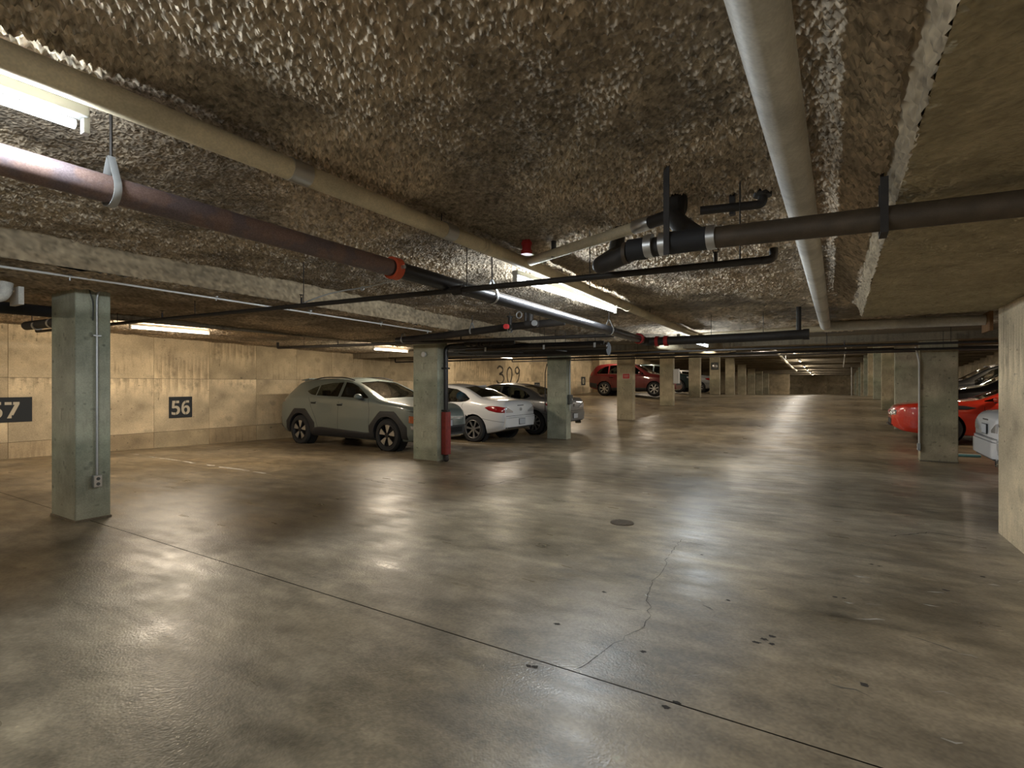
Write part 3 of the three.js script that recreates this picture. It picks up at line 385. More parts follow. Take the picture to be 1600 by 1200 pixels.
{ // big beige pipe further on, and a white frame of pipe at the far right
  const t = thing('far_drain_pipe', 'wide beige pipe running far down the left of the aisle', 'pipe'), pts = []; for (let z = -11.3; z > -56; z -= 2) pts.push([-3.3, z > -17 ? lerp(2.24, ceilY(-17) - 0.19, (-z - 11.3) / 5.7) : ceilY(z) - 0.19, z]); mesh('pipe', tube(pts, 0.085, 0, 18), M.cream, t); for (let z = -13; z > -55; z -= 5.4) rod(-3.3, z, ceilY(z) - 0.25, ceilY(z) + 0.02, t, 0.006);
  const w = thing('far_white_pipe', 'thin white pipe stepping down beside the far right columns', 'pipe'); mesh('pipe', tube([[0.35, ceilY(-20) - 0.21, -20], [0.35, ceilY(-24.1) - 0.21, -24.1], [0.35, ceilY(-29.6) - 0.21, -29.6], [0.35, ceilY(-34) - 0.21, -34], [0.35, ceilY(-50) - 0.21, -50], [0.9, ceilY(-50) - 0.21, -50], [0.9, floorY(-50), -50]], 0.035, 0, 10), M.white, w);
  for (const [i, z] of [-23, -31, -39].entries()) { const c = thing('cross_conduit', 'white cross conduit under the far ceiling ribs', 'conduit', [0, 0, 0], 0, 'far cross conduits'); const y = ceilY(z) - 0.2; mesh('pipe', tube([[-2.95, y - 0.15 - 0.05 * i, z], [-2.95, y, z], [0.26, y, z]], 0.018, 0.05, 8), M.white, c); }
}
{ // conduits
  const t = thing('steel_conduit', 'bright thin steel conduit clipped along the low ceiling edge', 'conduit'), x = -5.6, h = 2.29; mesh('tube', tube([[x, fy(h + 0.02, 9), ZB - 0.4], [x, fy(h + 0.01, 0), 0], [x, fy(h, -2.2), -2.2], [x, fy(h, -6.6), -6.6]], 0.0105, 0, 10), M.conduit, t); for (const z of [-0.4, -1.87, -3.12, -4.29, -5.49, -6.5]) { mesh('conduit_clip', merge([box(x - 0.02, x + 0.02, fy(h + 0.004, z), fy(h + 0.05, z), z - 0.012, z + 0.012), ring([x, fy(h - 0.02, z), z], 'y', 0.007, 0.03, 8)]), M.galv, t); }
  const f = thing('flexible_conduit', 'thin pale flexible conduit looping off the sprinkler line', 'conduit'); mesh('tube', tube([[-4.55, 2.13, -3.24], [-4.2, 2.29, -3.45], [-3.85, 2.33, -3.6], [-2.8, 2.24, -3.1]], 0.007, 0.25, 8), M.galv, f); mesh('knot', new THREE.TorusGeometry(0.02, 0.006, 6, 12).translate(-3.9, 2.32, -3.58), M.galv, f);
}
{ // fittings at the left edge under the low ceiling
  const a = thing('left_drain_pipe', 'beige pipe end with elbow under the low ceiling, left of the outlet column', 'pipe'); mesh('pipe', tube([[-6.15, fy(2.15, 3), 3.5], [-6.2, fy(2.15, -1.2), -1.35], [-6.2, fy(2.12, -1.6), -1.6], [-6.2, fy(2.26, -1.6), -1.62]], 0.05, 0.09, 18), M.white, a); mesh('pale_board', box(-6.42, -6.2, fy(2.08, -1.6), fy(2.24, -1.6), -1.74, -1.70, 0.003), M.white, a);
  const b = thing('left_iron_pipe', 'dark iron pipe with pale band clamps behind the outlet column', 'pipe'); mesh('pipe', tube([[-9.6, fy(2.18, -2.7), -2.72], [-7.15, fy(2.14, -2.7), -2.72], [-7.1, fy(2.14, 2), 3]], 0.06, 0.12, 18), M.rubber, b); for (const [x, z] of [[-8.1, -2.72], [-8.7, -2.72], [-9.2, -2.72]]) mesh('band_clamp', ring([x, fy(2.162, -2.7), z], 'x', 0.065, 0.06, 18), M.galv, b); for (const x of [-8.4, -9.4]) rod(x, -2.72, fy(2.17, -2.7), fy(STALL_CEIL, -2.7) + 0.02, b, 0.006);
}
// ---------- things on the columns ----------
function onColumn(i, name, label, category, at) { const c = leftColumns[i].position; return thing(name, label, category, [c.x + at[0], c.y + at[1], c.z + at[2]]); }
{
  const o = onColumn(0, 'outlet_box', 'silver outlet box with conduit down the aisle side of the column', 'outlet', [0.302, 0.39, -0.02]); mesh('box', box(0, 0.05, -0.06, 0.06, -0.037, 0.037, 0.006), M.galv, o); const p = mesh('cover_plate', box(0.05, 0.054, -0.055, 0.055, -0.033, 0.033, 0.001), M.steel, o);
  for (const y of [-0.026, 0.026]) { const r = mesh('receptacle', ring([0.054, y, 0], 'x', 0.0165, 0.006, 16), M.darkBox, p); void r; }
  mesh('conduit', tube([[0.022, 0.06, 0], [0.022, 1.72, 0], [0.022, 1.86, 0.0], [0.03, 1.93, -0.02]], 0.0105, 0.05, 10), M.galv, o); mesh('conduit_strap', box(0, 0.036, 1.46, 1.475, -0.035, 0.035, 0.002), M.galv, o); mesh('wire', tube([[0.012, 1.62, 0.03], [0.02, 1.8, 0.03], [0.015, 1.92, 0.06]], 0.006, 0.05, 6), M.darkBox, o);
  const d = onColumn(1, 'round_disc', 'small pale round disc near the top of the red-guarded column', 'disc', [-0.02, 2.03, 0.15]); const g = new THREE.CylinderGeometry(0.045, 0.05, 0.03, 22); g.rotateX(Math.PI / 2); g.translate(0, 0, 0.016); mesh('disc', g, M.paleBox, d); mesh('rim', new THREE.TorusGeometry(0.047, 0.005, 8, 24).translate(0, 0, 0.028), M.galv, d);
  const j = onColumn(2, 'junction_box', 'grey junction box with conduit on the aisle side of the column', 'junction box', [0.303, 1.12, 0]); mesh('box', box(0, 0.09, -0.13, 0.13, -0.08, 0.08, 0.008), M.darkBox, j); mesh('conduit', tube([[0.03, 0.12, 0], [0.03, 0.95, 0], [0.06, 1.15, 0]], 0.014, 0.08, 10), M.galv, j); mesh('conduit', tube([[0.03, -0.12, 0], [0.03, -0.32, 0]], 0.012, 0, 8), M.galv, j); mesh('black_drop', tube([[-0.66, -0.35, 0.16], [-0.66, 0.75, 0.16], [-0.6, 1.0, 0.16]], 0.014, 0.08, 8), M.iron, j); mesh('switch', box(0.09, 0.11, -0.03, 0.03, -0.02, 0.02, 0.003), M.galv, j);
  const r = onColumn(3, 'notice_sign', 'small red notice with white border on the tan column', 'sign', [0.06, 1.62, 0.152]); mesh('panel', box(-0.14, 0.14, -0.1, 0.1, 0, 0.006), M.paint, r); mesh('red_field', box(-0.128, 0.128, -0.088, 0.088, 0.006, 0.008), M.red, r); mesh('pale_bar', box(-0.09, 0.09, 0.02, 0.032, 0.008, 0.009), M.paint, r); mesh('pale_bar', box(-0.08, 0.08, -0.03, -0.02, 0.008, 0.009), M.paint, r);
  const k = onColumn(4, 'wall_cabinet', 'tall pale metal cabinet fixed to the side of a column', 'cabinet', [0.30, 1.35, 0]); mesh('body', box(0, 0.24, -0.33, 0.33, -0.13, 0.13, 0.01), M.paleBox, k); mesh('door', box(0.02, 0.22, -0.31, 0.31, 0.13, 0.142, 0.004), M.paleBox, k); mesh('latch', box(0.18, 0.2, -0.05, 0.05, 0.142, 0.155, 0.003), M.steel, k);
  const c = onColumn(6, 'convex_mirror', 'dark-framed mirror panel tilted on a far column', 'mirror', [0.02, 1.85, 0.16]); mesh('frame', box(-0.22, 0.22, -0.26, 0.2, 0, 0.03, 0.006), M.darkBox, c); const s = new THREE.SphereGeometry(0.3, 24, 8, 0, Math.PI * 2, 0, 0.55); s.rotateX(Math.PI / 2); s.translate(0.02, -0.04, -0.22); mesh('mirror_face', s, M.steel, c);
  const rc = thing('column_conduit', 'pale conduit running down the edge of the broad right column', 'conduit', [1.385, floorY(-13.4), -13.36]); mesh('tube', tube([[0, 0.2, 0], [0, 2.0, 0], [-0.06, 2.3, 0]], 0.018, 0.08, 10), M.paint, rc); mesh('small_box', box(-0.035, 0.02, 0.22, 0.36, -0.03, 0.03, 0.005), M.galv, rc);
  const dr = thing('floor_drain', 'round rusty floor drain cover in the middle of the aisle', 'drain', [-1.87, floorY(-5.16), -5.16]); mesh('ring', ring([0, 0.003, 0], 'y', 0.118, 0.01, 32), M.brown, dr); for (let i = -3; i <= 3; i++) mesh('grate_bar', box(-Math.sqrt(0.0115 - (i * 0.028) ** 2), Math.sqrt(0.0115 - (i * 0.028) ** 2), 0.006, 0.0115, i * 0.028 - 0.009, i * 0.028 + 0.009), M.brown, dr);
  const bo = thing('pale_tube', 'pale blue plastic strip lying on the floor by the broad column', 'strip', [2.32, floorY(-14.5), -14.5], 0.15); const bg = new RoundedBoxGeometry(0.42, 0.05, 0.08, 2, 0.02); bg.translate(0, 0.025, 0); mesh('strip', bg, std(lin(0.18, 0.42, 0.46), 0.5), bo);
}
// ---------- painted numbers ----------
function numberSign(text, z, y, w, h, label, shade = '#b9b09c') {
  const cv = document.createElement('canvas'); cv.width = 256; cv.height = Math.round(256 * h / w); const c = cv.getContext('2d'); c.fillStyle = '#262a2e'; c.fillRect(0, 0, cv.width, cv.height); c.fillStyle = shade; c.textAlign = 'center'; c.textBaseline = 'middle';
  const fs = Math.round(cv.height * 0.92); c.font = 'bold ' + fs + 'px sans-serif'; c.fillText(text, 128, cv.height * 0.53, 216); c.fillStyle = '#262a2e';
  for (let i = 0; i < text.length; i++) { const cx = 128 + (i - (text.length - 1) / 2) * Math.min(fs * 0.56, 108); c.fillRect(cx - 3, 0, 6, cv.height * 0.3); c.fillRect(cx - 3, cv.height * 0.72, 6, cv.height * 0.3); }
  const tx = new THREE.CanvasTexture(cv); tx.colorSpace = THREE.SRGBColorSpace;
  const t = thing('bay_number', label, 'sign', [-12.995, y, z], Math.PI / 2); mesh('backing', box(-w / 2, w / 2, -h / 2, h / 2, 0, 0.004), std(lin(0.02, 0.023, 0.027), 0.8), t); const g = new THREE.PlaneGeometry(w, h); g.translate(0, 0, 0.0045); mesh('number_face', g, new THREE.MeshStandardMaterial({ map: tx, roughness: 0.85 }), t);
}
numberSign('57', -3.36, 0.925, 0.80, 0.46, 'wide black painted plate with white stencilled 57, left of the outlet column'); numberSign('56', -6.42, 0.862, 0.51, 0.485, 'square black painted plate with white stencilled 56, on the wall by the crossover'); numberSign('51', -20.63, 1.07, 0.55, 0.48, 'black number plate 51 just showing above the silver sedan roof'); numberSign('50', -23.5, 1.27, 0.55, 0.4, 'black number plate 50 on the wall past the 309 lettering'); numberSign('0', -29.2, 1.58, 0.6, 0.5, 'black plate with pale oval numeral left of the red SUV', '#cabf9f');
{ // large hand-painted 309
  const t = thing('painted_numerals', 'large dark hand-painted numerals 309 on the concrete wall', 'lettering', [-12.993, 0, 0]);
  const stroke = (pts) => { const cr = new THREE.CatmullRomCurve3(pts.map(([z, y]) => V(0, y, z)), false, 'catmullrom', 0.5).getPoints(40), pos = [], idx = []; cr.forEach((p, i) => { const a = cr[Math.max(0, i - 1)], b = cr[Math.min(40, i + 1)], l = Math.hypot(b.y - a.y, b.z - a.z) || 1, ny = -(b.z - a.z) / l, nz = (b.y - a.y) / l, w = 0.042 * (0.85 + 0.3 * vnoise(i * 0.6, p.z)); pos.push(0, p.y + ny * w, p.z + nz * w, 0, p.y - ny * w, p.z - nz * w); if (i) { const q = i * 2; idx.push(q - 2, q, q - 1, q - 1, q, q + 1); } }); const g = new THREE.BufferGeometry(); g.setAttribute('position', new THREE.Float32BufferAttribute(pos, 3)); g.setIndex(idx); g.computeVertexNormals(); return g; };
  const at = (z0, s) => (p) => p.map(([u, v]) => [z0 - u * s, 1.42 + v * 0.78]);
  const a = at(-19.75, 0.62); mesh('digit_three', stroke(a([[0.1, 0.86], [0.4, 1.0], [0.8, 0.9], [0.8, 0.68], [0.4, 0.55], [0.8, 0.5], [1.0, 0.28], [0.75, 0.05], [0.35, 0.0], [0.02, 0.16]])), M.graffiti, t);
  const b = at(-20.62, 0.46); mesh('digit_zero', stroke(b([[0.5, 0.99], [0.15, 0.8], [0.05, 0.45], [0.3, 0.06], [0.65, 0.08], [0.95, 0.45], [0.9, 0.8], [0.5, 0.99]])), M.graffiti, t);
  const c = at(-21.3, 0.5); mesh('digit_nine', stroke(c([[0.85, 0.85], [0.5, 1.0], [0.12, 0.85], [0.3, 0.62], [0.7, 0.64], [0.88, 0.85], [0.85, 0.5], [0.6, 0.2], [0.3, 0.02]])), M.graffiti, t);
}
// ---------- cars ----------
const csg = new Evaluator(); csg.useGroups = false; csg.attributes = ['position', 'normal'];
const CM = {
  glass: new THREE.MeshPhysicalMaterial({ color: lin(0.24, 0.265, 0.26), roughness: 0.03, transmission: 1, thickness: 0, ior: 1.5 }),
  trim: std(lin(0.022, 0.022, 0.024), 0.6), tyre: std(lin(0.018, 0.018, 0.019), 0.8), alloy: std(lin(0.50, 0.50, 0.49), 0.3, 0.85), darkAlloy: std(lin(0.03, 0.03, 0.033), 0.35, 0.6), seat: std(lin(0.05, 0.05, 0.052), 0.85), paleSeat: std(lin(0.22, 0.23, 0.24), 0.85), seam: std(lin(0.012, 0.012, 0.012), 0.9), chrome: std(lin(0.75, 0.75, 0.74), 0.12, 1),
  tailRed: new THREE.MeshPhysicalMaterial({ color: lin(0.28, 0.008, 0.01), roughness: 0.12, clearcoat: 1 }), lens: new THREE.MeshPhysicalMaterial({ color: lin(0.55, 0.55, 0.56), roughness: 0.1, metalness: 0.4, clearcoat: 1 }), amber: new THREE.MeshPhysicalMaterial({ color: lin(0.45, 0.13, 0.05), roughness: 0.15, clearcoat: 1 }), well: std(lin(0.01, 0.01, 0.01), 1), wellTwo: std(lin(0.01, 0.01, 0.01), 1, 0, { side: THREE.DoubleSide }),
};
const paint = (r, g, b, metal = 0.2) => new THREE.MeshPhysicalMaterial({ color: lin(r, g, b), roughness: 0.38, metalness: metal, clearcoat: 1, clearcoatRoughness: 0.05 });
function roundPoly(P) { // [[z,y,radius]...]
  const out = [[P[0][0], P[0][1]]];
  for (let i = 1; i < P.length - 1; i++) {
    const [x, y, r] = P[i], a = P[i - 1], c = P[i + 1], la = Math.hypot(a[0] - x, a[1] - y) || 1e-6, lc = Math.hypot(c[0] - x, c[1] - y) || 1e-6, k = Math.min(r, la * 0.48, lc * 0.48);
    const p0 = [x + (a[0] - x) / la * k, y + (a[1] - y) / la * k], p2 = [x + (c[0] - x) / lc * k, y + (c[1] - y) / lc * k];
    for (let j = 0; j <= 4; j++) { const t = j / 4; out.push([(1 - t) ** 2 * p0[0] + 2 * t * (1 - t) * x + t * t * p2[0], (1 - t) ** 2 * p0[1] + 2 * t * (1 - t) * y + t * t * p2[1]]); }
  }
  out.push([P[P.length - 1][0], P[P.length - 1][1]]); return out;
}
function bodyShape(s) { // s.top, s.belt, s.bot, s.plan are curves over the length (rear 0, nose s.L)
  const top = curve(s.top), belt = curve(s.belt), bot = curve(s.bot), plan = curve(s.plan);
  const roof = Math.max(...s.top.map((p) => p[1])), gh = roof - belt(s.L * 0.45);
  const section = (x, inset = 0, low = 0) => {
    const w = s.W * plan(x) - inset, b = low || bot(x), t = top(x) - inset, be0 = Math.min(belt(x), t - 0.05), hf = clamp((t - be0) / gh - 0.12) / 0.88, wt = w * lerp(0.90, s.roofK, hf), te = t - lerp(0.02, 0.05, hf), be = Math.min(be0, te - 0.012), m = lerp(b, be, 0.55);
    return roundPoly([[0, b], [w * 0.9, b, 0.04], [w * 0.975, b + Math.min(0.12, (be - b) * 0.3), 0.05], [w, m, 0.18], [w * 0.975, be, s.shoulder || 0.045], [wt, te, 0.07], [0, t]]);
  };
  const side = (x, y) => { const P = section(clamp(x, 0.002, s.L - 0.002)); let best = 0; for (let i = 0; i + 1 < P.length; i++) { const [z0, y0] = P[i], [z1, y1] = P[i + 1]; if ((y0 - y) * (y1 - y) <= 0 && y0 !== y1) best = Math.max(best, lerp(z0, z1, (y - y0) / (y1 - y0))); } return best; };
  const lid = (x, z) => { const P = section(x); for (let i = P.length - 1; i > 0; i--) { const [z0, y0] = P[i], [z1, y1] = P[i - 1]; if (Math.abs(z) >= z0 && Math.abs(z) <= z1) return lerp(y0, y1, (Math.abs(z) - z0) / ((z1 - z0) || 1)); } return P[P.length - 1][1]; };
  const end = (y, z, nose) => { let a = nose ? s.L : 0, step = nose ? -0.01 : 0.01; for (let i = 0; i < 90; i++) { const P = section(clamp(a, 0.001, s.L - 0.001)); if (P[P.length - 1][1] > y && P[0][1] < y && side(a, y) > Math.abs(z)) return a; a += step; } return a; };
  const loft = (x0, x1, inset, low, xs) => {
    const st = xs || []; if (!xs) for (let i = 0; i <= 30; i++) st.push(lerp(x0, x1, i / 30));
    const rings = st.map((x) => { const P = section(x, inset, low); return [...P.map(([z, y]) => [x, y, z]), ...P.slice(1, -1).reverse().map(([z, y]) => [x, y, -z])]; }), n = rings[0].length, pos = rings.flat(2), idx = [];
    for (let i = 0; i + 1 < rings.length; i++) for (let j = 0; j < n; j++) { const a = i * n + j, b = i * n + (j + 1) % n; idx.push(a, b, a + n, b, b + n, a + n); }
    for (const [i, f] of [[0, 1], [rings.length - 1, 0]]) { const c = pos.length / 3, r = rings[i]; let my = 0; for (const p of r) my += p[1] / n; pos.push(r[0][0], my, 0); for (let j = 0; j < n; j++) { const a = i * n + j, b = i * n + (j + 1) % n; f ? idx.push(c, b, a) : idx.push(c, a, b); } }
    const g = new THREE.BufferGeometry(); g.setAttribute('position', new THREE.Float32BufferAttribute(pos, 3)); g.setIndex(idx); g.computeVertexNormals(); return g;
  };
  return { section, side, lid, end, loft, top };
}
// grid between two curves of the side view, laid on the flank (both = +1 right, -1 left)
function flank(B, lower, upper, x0, x1, sgn, off, nx = 24, ny = 8, thick = 0) {
  const lo = piece(lower), up = piece(upper), pos = [], idx = [], layer = (o) => { for (let i = 0; i <= nx; i++) for (let j = 0; j <= ny; j++) { const x = lerp(x0, x1, i / nx), y = lerp(lo(x), up(x), j / ny); pos.push(x, y, sgn * (B.side(x, y) + o)); } };
  layer(off); const n = ny + 1; const quad = (a, b, c, d, f) => f ? idx.push(a, b, c, c, b, d) : idx.push(a, c, b, c, d, b);
  for (let i = 0; i < nx; i++) for (let j = 0; j < ny; j++) { const a = i * n + j; quad(a, a + 1, a + n, a + n + 1, sgn < 0); }
  if (thick) { const o = pos.length / 3; layer(off - thick); const edge = []; for (let i = 0; i <= nx; i++) edge.push(i * n); for (let j = 1; j <= ny; j++) edge.push(nx * n + j); for (let i = nx - 1; i >= 0; i--) edge.push(i * n + ny); for (let j = ny - 1; j >= 0; j--) edge.push(j); for (let k = 0; k + 1 < edge.length; k++) { const a = edge[k], b = edge[k + 1]; quad(a, b, a + o, b + o, sgn < 0); } }
  const g = new THREE.BufferGeometry(); g.setAttribute('position', new THREE.Float32BufferAttribute(pos, 3)); g.setIndex(idx); g.computeVertexNormals(); return g;
}
function endPanel(B, z0, z1, lower, upper, nose, off, n = 14, m = 6) { // lamps and trims on the nose or tail, z from z0 to z1
  const lo = piece(lower), up = piece(upper), pos = [], idx = [];
  for (let i = 0; i <= n; i++) for (let j = 0; j <= m; j++) { const z = lerp(z0, z1, i / n), y = lerp(lo(z), up(z), j / m); pos.push(B.end(y, z, nose) + (nose ? off : -off), y, z); }
  const layerCount = pos.length / 3; for (let k = 0; k < layerCount; k++) pos.push(pos[k * 3] + (nose ? -off * 1.5 : off * 1.5), pos[k * 3 + 1], pos[k * 3 + 2]);
  for (let i = 0; i < n; i++) for (let j = 0; j < m; j++) { const a = i * (m + 1) + j, b = a + 1, c = a + m + 1, d = c + 1; nose ? idx.push(a, c, b, b, c, d) : idx.push(a, b, c, b, d, c); }
  const edge = []; for (let i = 0; i <= n; i++) edge.push(i * (m + 1)); for (let j = 1; j <= m; j++) edge.push(n * (m + 1) + j); for (let i = n - 1; i >= 0; i--) edge.push(i * (m + 1) + m); for (let j = m - 1; j >= 0; j--) edge.push(j);
  for (let k = 0; k + 1 < edge.length; k++) { const a = edge[k], b = edge[k + 1]; idx.push(a, b, a + layerCount, b, b + layerCount, a + layerCount); }
  const g = new THREE.BufferGeometry(); g.setAttribute('position', new THREE.Float32BufferAttribute(pos, 3)); g.setIndex(idx); g.computeVertexNormals(); return toCreasedNormals(g, 0.6);
}
function archPanel(B, cx, cy, rin, rout, a0, a1, sgn, off) { // cladding round a wheel arch
  const n = 28, m = 3, pos = [], idx = [], put = (o) => { for (let i = 0; i <= n; i++) for (let j = 0; j <= m; j++) { const a = lerp(a0, a1, i / n), r = lerp(rin, rout(a), j / m), x = cx + Math.cos(a) * r, y = Math.max(cy + Math.sin(a) * r, 0.2); pos.push(x, y, sgn * (Math.max(B.side(x, y), B.side(cx, y) * 0.9) + o * (j === m ? 0.2 : 1))); } };
  put(off); const o = pos.length / 3; put(-0.06);
  const k = m + 1; for (let i = 0; i < n; i++) { for (let j = 0; j < m; j++) { const a = i * k + j; sgn > 0 ? idx.push(a, a + k, a + 1, a + 1, a + k, a + k + 1) : idx.push(a, a + 1, a + k, a + 1, a + k + 1, a + k); } for (const j of [0, m]) { const a = i * k + j; (j === 0) === (sgn > 0) ? idx.push(a, a + o, a + k, a + k, a + o, a + k + o) : idx.push(a, a + k, a + o, a + k, a + k + o, a + o); } }
  const g = new THREE.BufferGeometry(); g.setAttribute('position', new THREE.Float32BufferAttribute(pos, 3)); g.setIndex(idx); g.computeVertexNormals(); return toCreasedNormals(g, 0.7);
}
function strip(B, pts, sgn, w) { // shut line laid on the flank
  const P = []; for (let i = 0; i + 1 < pts.length; i++) for (let j = 0; j < 8; j++) P.push([lerp(pts[i][0], pts[i + 1][0], j / 8), lerp(pts[i][1], pts[i + 1][1], j / 8)]); P.push(pts[pts.length - 1]);
  const pos = [], idx = []; P.forEach(([x, y], i) => { const a = P[Math.max(0, i - 1)], b = P[Math.min(P.length - 1, i + 1)], l = Math.hypot(b[0] - a[0], b[1] - a[1]) || 1, nx = -(b[1] - a[1]) / l * w, ny = (b[0] - a[0]) / l * w; for (const s of [1, -1]) pos.push(x + nx * s, y + ny * s, sgn * (B.side(x + nx * s, y + ny * s) + 0.0015)); if (i) { const q = i * 2; sgn > 0 ? idx.push(q - 2, q, q - 1, q - 1, q, q + 1) : idx.push(q - 2, q - 1, q, q - 1, q + 1, q); } });
  const g = new THREE.BufferGeometry(); g.setAttribute('position', new THREE.Float32BufferAttribute(pos, 3)); g.setIndex(idx); g.computeVertexNormals(); return g;
}
const wheelCache = {};
function wheel(R, rimR, style, spokes) { // outer face towards +z, centred
  const key = [R, rimR, style, spokes].join(); if (wheelCache[key]) return wheelCache[key].clone();
  const w = 0.215, g = new THREE.Group(); g.name = 'wheel';
  const prof = [[rimR, -w / 2], [R - 0.035, -w / 2], [R - 0.008, -w / 2 + 0.03], [R, -w / 2 + 0.06], [R, w / 2 - 0.06], [R - 0.008, w / 2 - 0.03], [R - 0.035, w / 2], [rimR + 0.012, w / 2 + 0.004], [rimR, w / 2 - 0.006], [rimR - 0.02, w / 2 - 0.02], [rimR - 0.02, -w / 2]].map(([a, b]) => new THREE.Vector2(a, b));
  const tg = new THREE.LatheGeometry(prof, 40); tg.rotateX(Math.PI / 2); mesh('tyre', toCreasedNormals(tg, 0.7), CM.tyre, g);
  const rp = [[rimR + 0.004, w / 2 + 0.005], [rimR - 0.006, w / 2 + 0.008], [rimR - 0.018, w / 2 - 0.004], [rimR - 0.03, w / 2 - 0.06], [rimR - 0.03, -0.06], [0.01, -0.05]].map(([a, b]) => new THREE.Vector2(a, b));
  const rg = new THREE.LatheGeometry(rp, 40); rg.rotateX(Math.PI / 2); const rim = mesh('rim', toCreasedNormals(rg, 0.6), style === 'diamond' ? CM.darkAlloy : CM.darkAlloy, g);
  const lip = new THREE.TorusGeometry(rimR - 0.006, 0.007, 8, 40); lip.translate(0, 0, w / 2 + 0.003); mesh('rim_lip', lip, style === 'diamond' ? CM.darkAlloy : CM.alloy, g);
  for (let k = 0; k < spokes; k++) {
    const s = new THREE.Shape(), a = rimR - 0.006, hw = style === 'wide' ? 0.03 : 0.042;
    if (style === 'diamond') { s.moveTo(0.055, -0.01); s.lineTo(a * 0.62, -0.052); s.lineTo(a * 0.97, -0.085); s.lineTo(a, 0.0); s.lineTo(a * 0.97, 0.06); s.lineTo(a * 0.62, 0.036); s.lineTo(0.055, 0.01); } else { s.moveTo(0.03, -0.02); s.quadraticCurveTo(a * 0.5, -0.016, a, -hw); s.lineTo(a, hw); s.quadraticCurveTo(a * 0.5, 0.016, 0.03, 0.02); }
    const eg = new THREE.ExtrudeGeometry(s, { depth: 0.018, bevelEnabled: true, bevelSize: 0.003, bevelThickness: 0.004, bevelSegments: 1, curveSegments: 6 }); eg.translate(0, 0, w / 2 - 0.032); eg.rotateZ(k / spokes * Math.PI * 2 + 0.3); mesh('spoke', eg, CM.alloy, g);
  }
  const hub = new THREE.CylinderGeometry(0.055, 0.06, 0.03, 20); hub.rotateX(Math.PI / 2); hub.translate(0, 0, w / 2 - 0.012); mesh('hub', hub, style === 'diamond' ? CM.darkAlloy : CM.alloy, g);
  void rim; wheelCache[key] = g; return g.clone();
}
function seatGeo(x, z, y, wide) { return merge([new RoundedBoxGeometry(0.5, 0.14, wide, 2, 0.05).translate(x + 0.12, y, z), (() => { const b = new RoundedBoxGeometry(0.14, 0.6, wide, 2, 0.05); b.rotateZ(0.22); b.translate(x - 0.17, y + 0.31, z); return b; })()]); }
